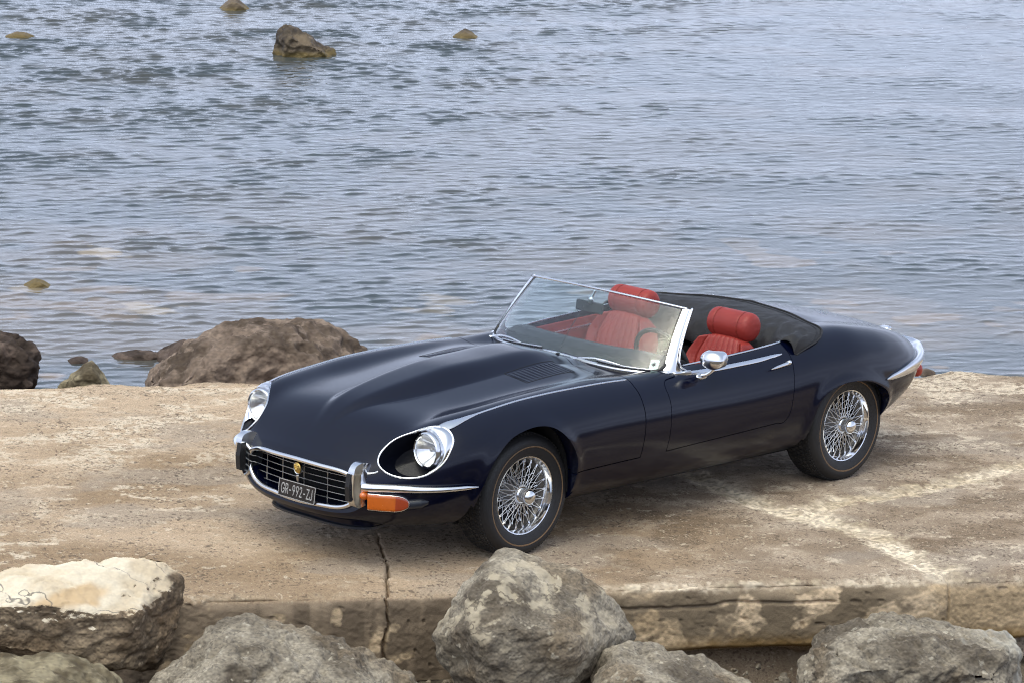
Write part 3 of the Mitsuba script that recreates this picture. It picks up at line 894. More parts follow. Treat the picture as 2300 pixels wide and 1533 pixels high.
tun = prism(Polygon([(-.11, .26), (.11, .26), (.095, .50), (-.095, .50)]).buffer(.01), -2.15, -1.3, "x")
put("transmission_tunnel", tun, "m_leather_trim", CAR, 30)
# steering wheel
sw = numbered(CAR + "__steering_wheel")
C_, tl = np.array([-1.432, .37, .800]), math.radians(22)
ey, ez = np.array([0, 1.0, 0]), np.array([math.sin(tl), 0, math.cos(tl)])
a = np.linspace(0, 2 * np.pi, 96, endpoint=False)
rim_ = C_ + .188 * (np.cos(a)[:, None] * ey + np.sin(a)[:, None] * ez)
scene[sw] = mikit.ply(tube(rim_, .0135, 12, closed=True), "m_dash", smooth=True)
en = np.cross(ey, ez)
for k in range(3):
    t = math.radians((180, 0, 270)[k])
    d_ = math.cos(t) * ey + math.sin(t) * ez
    put("spoke", tube(np.array([C_ + d_ * .03 - en * .03, C_ + d_ * .1 - en * .02, C_ + d_ * .183]), .012, 8, flat=.0025, up=en), "m_steel_bright", sw, True)
hb_ = trimesh.creation.icosphere(3, .045); hb_.vertices *= [.5, 1, 1]; hb_.apply_translation(C_ - en * .02 * np.sign(en[0]))
put("boss", hb_, "m_black", sw, True)
put("column", tube(np.array([C_ + [.0, 0, 0], C_ + [.10, 0, -.05], C_ + [.3, 0, -.14]]), .022, 10), "m_black", sw, True)


def seat(y0, x0, dz):
    root = numbered(CAR + "__seat")
    # backrest: a grid swept over width and height with stitched flutes, closed round the back
    nu, nv = 150, 60
    u, v = np.meshgrid(np.linspace(-1, 1, nu), np.linspace(0, 1, nv), indexing="ij")
    half = .232 * (1 - .26 * sst(.60, 1.02, v)) * (1 - .05 * (1 - v))
    yy = u * half
    topd = .055 * np.abs(u) ** 3.0
    h = .44 * v - topd * v ** 3
    lean = math.radians(19)
    side_bolster = .040 * sst(.62, .92, np.abs(u)) * (1 - sst(.93, 1.0, np.abs(u)) * .6)
    flute = np.abs(np.sin(np.pi * (np.clip(u, -.66, .66) / .66 * 3.5))) ** .45 * .010 * (np.abs(u) < .66) * sst(1.0, .88, v)
    seam = -.012 * np.exp(-((np.abs(u) - .68) / .018) ** 2)
    depth = .05 + side_bolster + flute + seam + .014 * np.sin(np.pi * v)
    edge = (1 - sst(.90, 1.0, np.abs(u))) * (1 - sst(.93, 1.0, v))
    depth = depth * np.sqrt(np.clip(edge, 0, 1)) * .96 + .0
    F = np.stack([depth, yy, h], -1)
    B_ = np.stack([-.065 * np.sqrt(np.clip((1 - sst(.9, 1, np.abs(u))) * (1 - sst(.9, 1, v)), 0, 1)), yy, h], -1)
    g1, g2 = grid(F), grid(B_); g1.invert(); 
    m = trimesh.util.concatenate([g1, g2])
    R = trimesh.transformations.rotation_matrix(-lean, [0, 1, 0])
    m.apply_transform(R); m.apply_translation([x0 + .155, y0, .470 + dz])
    if m.vertex_normals[:nu * nv, 0].mean() < 0:
        m.invert()
    put("backrest", m, "m_leather_s", root, 40)
    cu = rbox((.46, .47, .15), .06, 10); cm_ = tm(mf(cu).refine_to_length(.02))
    sv = cm_.vertices
    sv[:, 2] += (np.abs(np.sin(np.pi * np.clip(sv[:, 1], -.15, .15) / .15 * 3.5)) ** .5 * .010) * (sv[:, 2] > .05) * (np.abs(sv[:, 1]) < .15)
    cm_.apply_translation([x0 + .40, y0, .44 + dz])
    put("cushion", cm_, "m_leather_s", root, 40)
    # headrest: padded roll
    n1, n2 = 72, 64
    L, r = .155, .081
    t = np.sin(np.linspace(-np.pi / 2, np.pi / 2, n1))
    rad = r * np.clip(1 - np.abs(t) ** 11, 0, 1) ** .36
    rad = rad - .0040 * np.exp(-((np.abs(t) - .56) / .022) ** 2)
    a = np.linspace(0, 2 * np.pi, n2, endpoint=False)
    P = np.stack([rad[:, None] * np.cos(a), np.broadcast_to((t * L)[:, None], (n1, n2)), rad[:, None] * np.sin(a) * 1.02], -1)
    hd = loft(P)
    hd.apply_translation([x0, y0, .940 + dz])
    hk_ = put("headrest", hd, "m_leather_s", root, True)
    for s2 in (-1, 1):
        sm = np.stack([(r * .993) * np.cos(a), np.full(n2, s2 * .56 * L), (r * 1.012) * np.sin(a)], -1) + [x0, y0, .940 + dz]
        put("seam", tube(sm, .0016, 5, closed=True), "m_leather_trim", hk_, True)
        put("post", tube(np.array([(x0 + .005, y0 + s2 * .07, .88 + dz), (x0 + .03, y0 + s2 * .07, .80 + dz), (x0 + .05, y0 + s2 * .07, .75 + dz)]), .006, 8), "m_chrome", hk_, True)


scene["m_leather_s"] = {"type": "twosided", "inner": {"type": "bumpmap", "inner": {"type": "principled", "base_color": mikit.proc(leather_tone), "roughness": .46, "specular": .45}, "tex": mikit.proc(leather_grain, eps=.0015), "scale": 1.0}}
seat(-.371, -2.005, .006)
seat(.371, -2.028, -.008)

# ------------------------------------------------------------------ folded hood under its black cover
nu, nv = 170, 56
yv = np.linspace(-1, 1, nu)
Pm = np.zeros((nu, nv, 3))
back = curve([(-2.150, .738, .800), (-2.235, .738, .828), (-2.384, .712, .862), (-2.475, .648, .892), (-2.52, .53, .902), (-2.575, .356, .916), (-2.60, .181, .926), (-2.63, 0, .930)], 90)
back = np.vstack([back, (back[:-1] * [1, -1, 1])[::-1]])[::-1]
front_ = curve([(-2.135, .738, .798), (-2.130, .728, .842), (-2.125, .690, .880), (-2.10, .63, .862), (-2.145, .58, .79), (-2.14, .50, .74), (-2.14, .30, .73), (-2.14, 0, .73)], 90)
front_ = np.vstack([front_, (front_[:-1] * [1, -1, 1])[::-1]])[::-1]
ridge = curve([(-2.135, .738, .812), (-2.165, .745, .868), (-2.20, .715, .905), (-2.20, .64, .918), (-2.20, .50, .924), (-2.20, .25, .930), (-2.20, 0, .932)], 90)
ridge = np.vstack([ridge, (ridge[:-1] * [1, -1, 1])[::-1]])[::-1]
idx = np.linspace(0, len(back) - 1, nu)
bk, fr, rg = (np.stack([np.interp(idx, np.arange(len(c)), c[:, k]) for k in range(3)], 1) for c in (back, front_, ridge))
tt = np.linspace(0, 1, nv)
for j, t in enumerate(tt):
    w0, w1, w2 = (1 - t) ** 2, 2 * t * (1 - t), t * t
    ctrl = rg * 2 - (fr + bk) / 2
    Pm[:, j] = fr * w0 + (rg * 1.35 - (fr + bk) * .175) * w1 + bk * w2
ny = Pm[..., 1]
fold = (.86 - np.abs(2 * meshkit.fbm(np.stack([ny * 6 + 3, Pm[..., 2] * 5, Pm[..., 0] * 4], -1), 4, 5) - 1) ** .8) * .05 - .020
gath = np.sin(ny * 70 + 9 * tt[None, :] + 4 * meshkit.noise(np.stack([ny * 6, tt[None, :] * 2 + 0 * ny, 0 * ny], -1), 3)) * .010 * sst(.32, .60, np.abs(ny)) * np.sin(np.pi * tt)[None, :] ** .7
env = np.sin(np.pi * tt)[None, :] ** .6
Pm[..., 2] += (fold * .55 + gath) * env
Pm[..., 0] += (fold * .5 + gath * .6) * env
cov = grid(Pm)
hc = put("hood_cover", cov, "m_canvas", CAR, True)
hem = Pm[:, -1] + [0, 0, .004]
put("hem", tube(hem, .0055, 8), "m_canvas", hc, True)
hem2 = Pm[:, -4] + [0, 0, .002]
put("stitching", tube(hem2, .0016, 5), "m_black", hc, True)

# ------------------------------------------------------------------ tail: bumper, lamps, catch, script
for sgn in (1, -1):
    fx = (lambda m: m) if sgn > 0 else moved_mirror
    bx_s = np.linspace(-2.886, -3.60, 60)
    bz_s = np.interp(-bx_s, [2.886, 2.98, 3.17, 3.39, 3.60], [.583, .590, .602, .604, .598])
    by_s = yside(bx_s, bz_s)
    side_part = np.column_stack([bx_s, by_s + .004, bz_s])[~np.isnan(by_s)]
    bpth = curve(np.vstack([side_part[::4], [(-3.69, .40, .588), (-3.735, .27, .584), (-3.745, .12, .582)]]), 90)
    s_ = np.linspace(0, 1, 90)
    put("rear_bumper", fx(tube(bpth, np.interp(s_, [0, .05, .25, .6, 1], [.004, .012, .022, .030, .032]), 20, flat=np.interp(s_, [0, .05, .25, .6, 1], [.004, .018, .040, .058, .060]), up=[-.15, .35, 1])), "m_chrome", CAR, 70)
    rl = rbox((.11, .26, .085), .035, 10); rl.apply_transform(trimesh.transformations.rotation_matrix(.75, [0, 0, 1])); rl.apply_translation([-3.515, .44, .500])
    tl_ = put("tail_lamp", fx(rl), "m_red_lens", CAR, True)
    put("amber_section", fx(moved(rbox((.06, .09, .08), .03, 8), trimesh.transformations.translation_matrix([-3.47, .52, .498]))), "m_amber_dark", tl_, True)
lt = rbox((.085, .045, .030), .012, 8, (-3.285, .565, .768)); lt = None
cp = surf_line([(-3.565, .27)], .0)[0][0]
put("boot_catch", moved(rbox((.050, .07, .030), .013, 8), trimesh.transformations.translation_matrix(cp + [0, 0, .006])), "m_chrome", CAR, True)
sc_t = meshkit.text_mesh("Jaguar", .034, .003)
sc_t.apply_translation([-sc_t.bounds[1][0] / 2, 0, 0])
sp_, sn_ = surf_line([(-3.06, .20)], .002)
put("boot_script", moved(sc_t, frame(sp_[0], [-.60, -.78, .0], sn_[0])), "m_chrome", CAR, 30)
st_ = surf_line([(-2.70, -.36)], .004)[0][0]
put("press_stud", moved(trimesh.creation.icosphere(2, .008), trimesh.transformations.translation_matrix(st_)), "m_chrome", CAR, True)

ROCK_HULLS = {
    "A": [[2.976, -0.068, 0.226], [2.87, 0.0, 0.245], [2.662, 0.134, 0.269], [2.45, 0.269, 0.304], [2.288, 0.373, 0.335], [2.243, 0.402, 0.331], [2.202, 0.428, 0.279], [2.184, 0.523, 0.228], [2.159, 0.539, 0.149], [2.162, 0.538, 0.089], [2.295, 0.607, 0.025], [2.327, 0.586, -0.096], [2.34, 0.577, -0.195], [3.284, 0.269, 0.203], [3.146, 0.358, 0.204], [2.976, 0.467, 0.209], [2.887, 0.524, 0.165], [2.736, 0.621, 0.155], [2.612, 0.7, 0.129], [3.265, 0.246, 0.034], [3.126, 0.335, 0.038], [3.023, 0.401, 0.001], [2.853, 0.51, -0.031], [2.742, 0.581, -0.079], [2.611, 0.665, -0.126], [2.944, -0.106, -0.198], [2.238, 0.346, -0.271]],
    "B": [[3.461, 0.571, 0.085], [3.36, 0.636, 0.104], [3.321, 0.661, 0.107], [3.193, 0.743, 0.089], [3.073, 0.82, 0.059], [2.985, 0.876, 0.024], [2.931, 0.911, -0.021], [2.893, 0.936, -0.078], [3.735, 0.93, 0.038], [3.537, 1.057, 0.061], [3.303, 1.207, -0.021], [3.198, 1.274, -0.109], [3.733, 0.931, -0.209], [3.3, 1.209, -0.25], [3.266, 0.518, -0.158], [2.85, 0.785, -0.262]],
    "C": [[2.516, 0.821, -0.089], [2.448, 0.865, -0.024], [2.354, 0.925, 0.058], [2.29, 0.966, 0.09], [2.236, 1.001, 0.147], [2.159, 1.05, 0.131], [2.045, 1.123, 0.099], [1.967, 1.173, 0.052], [1.896, 1.219, -0.001], [1.803, 1.278, -0.005], [1.768, 1.301, -0.024], [1.681, 1.356, -0.08], [1.579, 1.422, -0.153], [1.516, 1.462, -0.191], [2.691, 0.887, -0.119], [2.746, 0.852, -0.201], [1.568, 1.607, -0.196], [2.666, 1.319, 0.047], [2.459, 1.451, 0.082], [2.283, 1.564, 0.011], [2.106, 1.678, -0.061], [3.067, 1.239, -0.271], [2.729, 1.457, -0.118], [2.383, 1.678, -0.133], [2.066, 1.881, -0.232], [2.028, 1.906, -0.363], [2.724, 1.46, -0.372], [2.087, 0.918, -0.118], [1.722, 1.152, -0.177], [2.372, 0.735, -0.284], [1.46, 1.32, -0.367]],
    "D": [[0.96, 1.308, 0.234], [0.917, 1.336, 0.303], [0.859, 1.373, 0.317], [0.784, 1.421, 0.304], [0.717, 1.464, 0.283], [0.634, 1.518, 0.233], [1.211, 1.302, -0.05], [1.152, 1.34, 0.054], [1.096, 1.375, 0.194], [0.634, 1.672, 0.231], [0.542, 1.731, 0.148], [0.481, 1.77, 0.101], [0.432, 1.801, 0.029], [0.401, 1.821, -0.043], [0.371, 1.84, -0.108], [0.388, 1.829, -0.16], [1.293, 1.368, -0.073], [1.277, 1.378, -0.126], [1.232, 1.407, -0.206], [0.567, 1.834, -0.189], [0.603, 1.81, -0.24], [0.637, 1.788, -0.294], [1.27, 1.561, 0.179], [1.162, 1.63, 0.275], [0.993, 1.738, 0.203], [0.803, 1.86, 0.107], [1.43, 1.755, 0.066], [1.304, 1.836, 0.127], [1.175, 1.919, 0.078], [1.007, 2.026, 0.028], [1.095, 1.97, -0.101], [1.351, 1.806, -0.135], [1.203, 1.901, -0.186], [1.34, 1.635, -0.208], [1.271, 1.679, -0.36], [0.881, 1.929, -0.332], [0.734, 1.192, 0.034], [0.346, 1.441, -0.025], [0.802, 1.148, -0.241], [0.259, 1.497, -0.262], [0.794, 1.153, -0.497], [0.328, 1.453, -0.517]],
    "E": [[0.727, 1.909, -0.183], [0.671, 1.945, -0.106], [0.628, 1.973, -0.058], [0.576, 2.006, -0.065], [0.514, 2.045, -0.103], [0.447, 2.089, -0.133], [0.313, 2.175, -0.152], [0.274, 2.199, -0.149], [0.228, 2.229, -0.194], [0.113, 2.303, -0.244], [0.043, 2.347, -0.29], [0.838, 1.957, -0.244], [0.066, 2.452, -0.322], [1.01, 2.321, -0.055], [0.843, 2.428, -0.094], [0.619, 2.572, -0.159], [1.241, 2.351, -0.328], [1.008, 2.501, -0.251], [0.638, 2.738, -0.312], [0.503, 2.825, -0.429], [1.092, 2.447, -0.423], [0.558, 1.839, -0.375], [0.016, 2.187, -0.444]],
    "F": [[-0.346, 2.419, -0.093], [-0.405, 2.457, -0.047], [-0.505, 2.521, -0.016], [-0.643, 2.61, -0.012], [-0.742, 2.673, -0.041], [-0.825, 2.726, -0.071], [-0.952, 2.808, -0.099], [-1.098, 2.901, -0.1], [-1.19, 2.96, -0.124], [-1.242, 2.994, -0.159], [-1.276, 3.015, -0.21], [-0.155, 2.475, -0.188], [-0.185, 2.494, -0.126], [-1.131, 3.1, -0.238], [-1.143, 3.108, -0.339], [-0.063, 2.534, -0.282], [-0.073, 2.541, -0.419], [-1.069, 3.18, -0.463], [0.02, 2.837, 0.011], [-0.13, 2.934, 0.039], [-0.362, 3.083, -0.004], [-0.595, 3.232, -0.024], [-0.715, 3.309, -0.074], [0.212, 2.892, -0.117], [-0.011, 3.036, -0.059], [-0.278, 3.206, -0.07], [-0.549, 3.381, -0.125], [0.219, 2.888, -0.361], [-0.585, 3.403, -0.397], [-0.185, 3.147, -0.469], [-0.569, 2.384, -0.279], [-1.294, 2.849, -0.307], [-0.523, 2.355, -0.558], [-1.331, 2.873, -0.593]],
    "G": [[-1.657, -4.281, -0.171], [-1.723, -4.239, -0.125], [-1.769, -4.21, -0.021], [-1.913, -4.118, 0.073], [-1.989, -4.069, 0.129], [-2.134, -3.976, 0.187], [-2.28, -3.882, 0.215], [-2.428, -3.787, 0.202], [-2.553, -3.707, 0.233], [-2.603, -3.675, 0.221], [-2.723, -3.598, 0.132], [-2.855, -3.514, 0.037], [-2.876, -3.5, -0.009], [-2.926, -3.468, -0.191], [-1.493, -3.793, -0.062], [-1.685, -3.67, 0.082], [-1.878, -3.546, 0.152], [-2.023, -3.453, 0.194], [-2.222, -3.325, 0.074], [-2.372, -3.229, -0.017], [-1.252, -3.769, -0.142], [-1.637, -3.522, -0.149], [-2.125, -3.21, -0.187], [-2.371, -3.052, -0.191], [-2.409, -4.631, -0.147], [-2.791, -4.386, -0.013], [-3.101, -4.187, -0.001], [-3.314, -4.05, -0.191], [-2.233, -4.743, -0.33], [-1.776, -4.187, -0.95], [-1.981, -4.057, -0.95], [-2.275, -3.868, -0.95], [-2.533, -3.703, -0.95], [-2.751, -3.563, -0.95], [-1.799, -3.699, -0.95], [-2.228, -3.423, -0.95], [-1.76, -3.58, -0.95], [-2.378, -4.467, -0.95], [-3.102, -4.003, -0.95]],
    "J": [[-3.49, -6.253, -0.605], [-3.506, -6.243, -0.582], [-3.513, -6.238, -0.502], [-3.551, -6.213, -0.472], [-3.606, -6.178, -0.46], [-3.653, -6.148, -0.474], [-3.69, -6.124, -0.518], [-3.678, -6.132, -0.608], [-3.364, -6.037, -0.548], [-3.369, -6.033, -0.501], [-3.398, -6.015, -0.483], [-3.439, -5.989, -0.476], [-3.474, -5.966, -0.484], [-3.501, -5.949, -0.51], [-3.697, -6.417, -0.641], [-3.702, -6.414, -0.596], [-3.729, -6.396, -0.58], [-3.768, -6.371, -0.573], [-3.801, -6.35, -0.581], [-3.827, -6.333, -0.605], [-3.195, -6.086, -0.85], [-3.995, -5.886, -0.85], [-3.395, -6.586, -0.85], [-3.895, -6.486, -0.85]],
    "H": [[-0.54, -4.642, 0.201], [-0.658, -4.566, 0.217], [-0.687, -4.548, 0.211], [-0.713, -4.531, 0.181], [-0.78, -4.488, 0.175], [-0.804, -4.472, 0.137], [-0.835, -4.452, 0.125], [-0.853, -4.441, 0.066], [-0.848, -4.444, -0.013], [-0.842, -4.448, -0.095], [-0.811, -4.468, -0.153], [-0.542, -4.641, -0.177], [-0.381, -4.388, 0.178], [-0.498, -4.312, 0.176], [-0.581, -4.26, 0.132], [-0.617, -4.236, 0.031], [-0.606, -4.243, -0.113], [-0.383, -4.386, -0.167], [-0.808, -4.945, 0.058], [-1.002, -4.821, 0.025], [-1.052, -4.788, -0.183], [-0.573, -4.614, -0.95], [-0.712, -4.525, -0.95], [-0.809, -4.462, -0.95], [-0.815, -4.459, -0.95], [-0.446, -4.411, -0.95], [-0.635, -4.289, -0.95], [-0.788, -4.856, -0.95]],
    "I": [[-0.897, -4.294, -0.127], [-0.973, -4.246, -0.04], [-1.056, -4.192, 0.046], [-1.087, -4.172, 0.057], [-1.12, -4.151, 0.051], [-1.179, -4.113, -0.032], [-1.235, -4.077, -0.126], [-0.814, -3.991, -0.009], [-0.896, -3.938, 0.048], [-0.969, -3.892, -0.069], [-0.791, -4.006, -0.095], [-1.242, -4.429, -0.084], [-1.315, -4.382, -0.085], [-1.146, -4.49, -0.201], [-1.39, -4.334, -0.205], [-0.932, -4.271, -0.95], [-1.084, -4.174, -0.95], [-1.203, -4.098, -0.95], [-0.99, -3.95, -0.95], [-1.267, -4.342, -0.95]],
    "S1": [[-2.848, -6.603, -0.602], [-2.881, -6.583, -0.576], [-2.916, -6.56, -0.567], [-2.97, -6.525, -0.574], [-3.001, -6.506, -0.604], [-2.797, -6.458, -0.566], [-2.823, -6.441, -0.561], [-2.864, -6.415, -0.565], [-2.989, -6.691, -0.616], [-3.014, -6.675, -0.611], [-3.052, -6.651, -0.615], [-2.524, -6.455, -0.85], [-3.324, -6.255, -0.85], [-2.724, -6.955, -0.85], [-3.224, -6.855, -0.85]],
    "S2": [[-3.174, -6.492, -0.601], [-3.228, -6.457, -0.575], [-3.338, -6.387, -0.563], [-3.449, -6.316, -0.564], [-3.532, -6.263, -0.602], [-3.166, -6.319, -0.565], [-3.248, -6.267, -0.559], [-3.33, -6.214, -0.56], [-3.367, -6.547, -0.615], [-3.444, -6.497, -0.609], [-3.522, -6.447, -0.61], [-2.966, -6.269, -0.85], [-3.766, -6.069, -0.85], [-3.166, -6.769, -0.85], [-3.666, -6.669, -0.85]],
    "K": [[-16.151, -19.051, -0.615], [-16.156, -19.048, -0.426], [-16.187, -19.028, -0.303], [-16.232, -18.999, -0.242], [-16.29, -18.963, -0.269], [-16.366, -18.914, -0.312], [-16.472, -18.846, -0.4], [-16.615, -18.754, -0.476], [-16.701, -18.698, -0.514], [-16.769, -18.655, -0.563], [-16.76, -18.661, -0.608], [-15.998, -18.734, -0.474], [-16.021, -18.719, -0.401], [-16.055, -18.697, -0.365], [-16.097, -18.67, -0.381], [-16.154, -18.634, -0.406], [-16.232, -18.583, -0.458], [-16.339, -18.515, -0.504], [-16.403, -18.474, -0.526], [-16.453, -18.442, -0.555], [-16.492, -19.248, -0.543], [-16.514, -19.234, -0.475], [-16.546, -19.213, -0.44], [-16.587, -19.188, -0.455], [-16.64, -19.153, -0.479], [-16.715, -19.105, -0.528], [-16.816, -19.041, -0.57], [-16.876, -19.002, -0.591], [-16.924, -18.971, -0.618], [-16.076, -18.743, -0.85], [-16.876, -18.543, -0.85], [-16.276, -19.243, -0.85], [-16.776, -19.143, -0.85]],
    "L": [[-18.817, -23.132, -0.596], [-18.883, -23.09, -0.509], [-18.934, -23.057, -0.465], [-19.012, -23.007, -0.476], [-19.076, -22.966, -0.537], [-19.119, -22.939, -0.592], [-18.736, -22.887, -0.542], [-18.774, -22.863, -0.516], [-18.833, -22.825, -0.522], [-18.88, -22.795, -0.558], [-19.074, -23.264, -0.572], [-19.11, -23.241, -0.548], [-19.165, -23.205, -0.554], [-19.21, -23.177, -0.587], [-18.562, -22.939, -0.85], [-19.362, -22.739, -0.85], [-18.762, -23.439, -0.85], [-19.262, -23.339, -0.85]],
    "M": [[-19.463, -19.245, -0.607], [-19.522, -19.208, -0.56], [-19.587, -19.166, -0.524], [-19.654, -19.123, -0.558], [-19.715, -19.084, -0.599], [-19.431, -19.088, -0.581], [-19.479, -19.057, -0.56], [-19.529, -19.025, -0.58], [-19.652, -19.303, -0.59], [-19.697, -19.274, -0.57], [-19.744, -19.244, -0.589], [-19.189, -19.065, -0.85], [-19.989, -18.865, -0.85], [-19.389, -19.565, -0.85], [-19.889, -19.465, -0.85]],
    "N": [[-14.243, -22.028, -0.607], [-14.304, -21.989, -0.573], [-14.374, -21.944, -0.549], [-14.459, -21.89, -0.565], [-14.535, -21.841, -0.598], [-14.232, -21.858, -0.588], [-14.284, -21.824, -0.574], [-14.348, -21.783, -0.583], [-14.421, -22.093, -0.598], [-14.47, -22.061, -0.585], [-14.53, -22.023, -0.593], [-13.984, -21.838, -0.85], [-14.784, -21.638, -0.85], [-14.184, -22.338, -0.85], [-14.684, -22.238, -0.85]],
    "O": [[-4.327, -9.001, -0.621], [-4.368, -8.975, -0.585], [-4.41, -8.948, -0.563], [-4.455, -8.919, -0.578], [-4.489, -8.897, -0.612], [-4.304, -8.873, -0.582], [-4.336, -8.853, -0.569], [-4.369, -8.831, -0.578], [-4.456, -9.061, -0.611], [-4.485, -9.042, -0.6], [-4.517, -9.022, -0.608], [-4.01, -8.847, -0.85], [-4.81, -8.647, -0.85], [-4.21, -9.347, -0.85], [-4.71, -9.247, -0.85]],
    "Q": [[-7.641, -2.53, -0.613], [-7.663, -2.516, -0.579], [-7.697, -2.494, -0.556], [-7.734, -2.47, -0.58], [-7.759, -2.454, -0.604], [-7.587, -2.445, -0.578], [-7.613, -2.429, -0.565], [-7.64, -2.411, -0.579], [-7.759, -2.573, -0.607], [-7.783, -2.557, -0.595], [-7.809, -2.541, -0.608], [-7.299, -2.392, -0.85], [-8.099, -2.192, -0.85], [-7.499, -2.892, -0.85], [-7.999, -2.792, -0.85]],
}
# ------------------------------------------------------------------ the setting: jetty slab, ground, water
ES, EN = np.array([-.842, .540]), np.array([.540, .842])       # along the jetty (to the right in the picture), across it (towards the camera)
CHANNEL = [(1.70, -1.30), (1.896, -.646), (1.965, -.358), (2.127, -.05), (2.31, .177), (2.397, .373), (2.453, .789), (2.505, 1.058), (2.515, 1.274)]
FORK = [(2.127, -.05), (2.502, -.393), (2.767, -.45), (3.128, -.649), (3.863, -1.127), (5.2, -1.6)]
CRACK_TOP = [(-.26, -.30), (-.285, .041), (-.333, .443), (-.352, .659), (-.384, .869), (-.418, .991), (-.455, 1.25)]
CRACK_FACE = [(-.452, .02), (-.458, -.104), (-.447, -.162), (-.472, -.254), (-.469, -.60)]
HCRACK = [(.60, -.122), (.763, -.119), (1.047, -.125), (1.236, -.119), (1.33, -.100), (1.57, -.112), (1.9, -.118)]
Z_WATER = -.60


def dist_np(a, b, pts):
    d = np.full(np.shape(a), 9.0)
    for (x0, y0), (x1, y1) in zip(pts[:-1], pts[1:]):
        vx, vy = x1 - x0, y1 - y0
        t = np.clip(((a - x0) * vx + (b - y0) * vy) / (vx * vx + vy * vy), 0, 1)
        d = np.minimum(d, np.hypot(a - x0 - t * vx, b - y0 - t * vy))
    return d


def dist_dr(a, b, pts):
    d = mi.Float(9.0)
    for (x0, y0), (x1, y1) in zip(pts[:-1], pts[1:]):
        vx, vy = x1 - x0, y1 - y0
        t = dr.clip(((a - x0) * vx + (b - y0) * vy) / (vx * vx + vy * vy), 0, 1)
        d = dr.minimum(d, dr.sqrt(dr.square(a - x0 - t * vx) + dr.square(b - y0 - t * vy)))
    return d


def st_of(p):
    return p.x * float(ES[0]) + p.y * float(ES[1]), p.x * float(EN[0]) + p.y * float(EN[1])


def slab_mesh():
    s = np.concatenate([np.linspace(-40, -3.6, 40)[:-1], np.arange(-3.6, -.56, .012), np.arange(-.56, -.22, .0035), np.arange(-.22, 2.44, .012), np.arange(2.44, 2.60, .005), np.arange(2.60, 6.0, .012), np.linspace(6.0, 45, 40)])
    far, near = -3.63, 1.235
    prof = [(far - .25, -1.5), (far - .20, -1.0), (far - .10, -.35)] + [(far - .05, z) for z in (-.2, -.12, -.07)]
    a = np.linspace(np.pi, np.pi / 2, 7)
    prof += [(far + .05 * np.cos(q) + .0, -.05 + .05 * np.sin(q)) for q in a]
    prof += [(t, 0) for t in np.arange(far + .025, near - .05, .019)]
    a = np.linspace(np.pi / 2, 0, 9)
    prof += [(near - .035 + .035 * np.cos(q), -.035 + .035 * np.sin(q)) for q in a]
    prof += [(near, z) for z in np.arange(-.045, -.47, -.0065)] + [(near - .03, -.50), (near - .08, -.65), (near - .08, -1.5)]
    prof = np.array(prof)
    n = np.gradient(prof, axis=0); n = np.column_stack([-n[:, 1], n[:, 0]]); n /= np.linalg.norm(n, axis=1, keepdims=True)
    S, K = np.meshgrid(s, np.arange(len(prof)), indexing="ij")
    t, z = prof[K, 0], prof[K, 1]
    nt, nz = n[K, 0], n[K, 1]
    p3 = np.stack([S, t, z], -1)
    # height: gentle unevenness, coarse aggregate, worn arrises
    d = (meshkit.fbm(p3 * 1.1 + 5, 3, 1) - .5) * .020 + (meshkit.fbm(p3 * 9, 3, 2) - .5) * .016 + (meshkit.fbm(p3 * 40, 2, 3) - .5) * .009
    top = sst(-.03, -.01, z)
    flat = np.maximum(np.exp(-((S - .378) ** 2 + (t - .589) ** 2) / .06), np.exp(-((S - 2.63) ** 2 + (t + .84) ** 2) / .06))
    d = d * (1 - .75 * flat * top)
    edge = np.exp(-((t - near) ** 2 + z * z) / .0025)
    d -= edge * (meshkit.fbm(p3 * np.array([3.5, 6, 6]), 4, 4) - .28).clip(0) * .16
    edgef = np.exp(-((t - far + .03) ** 2) / .02)
    d -= edgef * (meshkit.fbm(p3 * np.array([1.6, 3, 3]), 4, 6) - .35).clip(0) * .12
    # eroded channel between the two pours, crack, joint
    ch = np.minimum(dist_np(S, t, CHANNEL), dist_np(S, t, FORK) * 1.3)
    rough = meshkit.fbm(p3 * 14, 3, 8)
    d -= top * (1 - sst(.02, .13, ch + (rough - .5) * .10)) * (.008 + .018 * rough)
    wob = (meshkit.fbm(p3 * 22, 3, 12) - .5) * .030
    ct = dist_np(S + wob, t, CRACK_TOP); cf = dist_np(S + wob, z, CRACK_FACE)
    face = sst(near - .06, near - .02, t) * (z < .01)
    width = .0035 + .0055 * meshkit.noise(p3 * 9, 13)
    fade = sst(.0, .55, t)
    cd = np.where(face > .5, cf, ct)
    d -= .060 * np.exp(-(cd / width) ** 2) * np.where(face > .5, 1, fade)
    jt = np.abs(S - 2.525 + wob * .3 - .0) + 9 * (t < 1.15)
    d -= .016 * np.exp(-(jt / .006) ** 2)
    hz = dist_np(S, z + wob * .8, HCRACK)
    d -= face * .018 * np.exp(-(hz / .007) ** 2)
    # second pour on the right: its face steps back a little
    d -= face * sst(2.50, 2.56, S) * .012
    # undercut foot of the face on the right
    d -= face * sst(-.33, -.44, z) * sst(.85, 1.3, S) * .25 * (.6 + .8 * meshkit.noise(p3 * 5, 14))
    # pits in the face
    pit = meshkit.noise(p3 * np.array([26, 26, 26]), 15)
    d -= face * sst(.83, .95, pit) * .012
    t2, z2 = t + nt * d, z + nz * d
    P = np.stack([S * ES[0] + t2 * EN[0], S * ES[1] + t2 * EN[1], z2], -1)
    m = grid(P)
    if m.face_normals[len(m.faces) // 4, 2] < 0:
        m.invert()
    return m


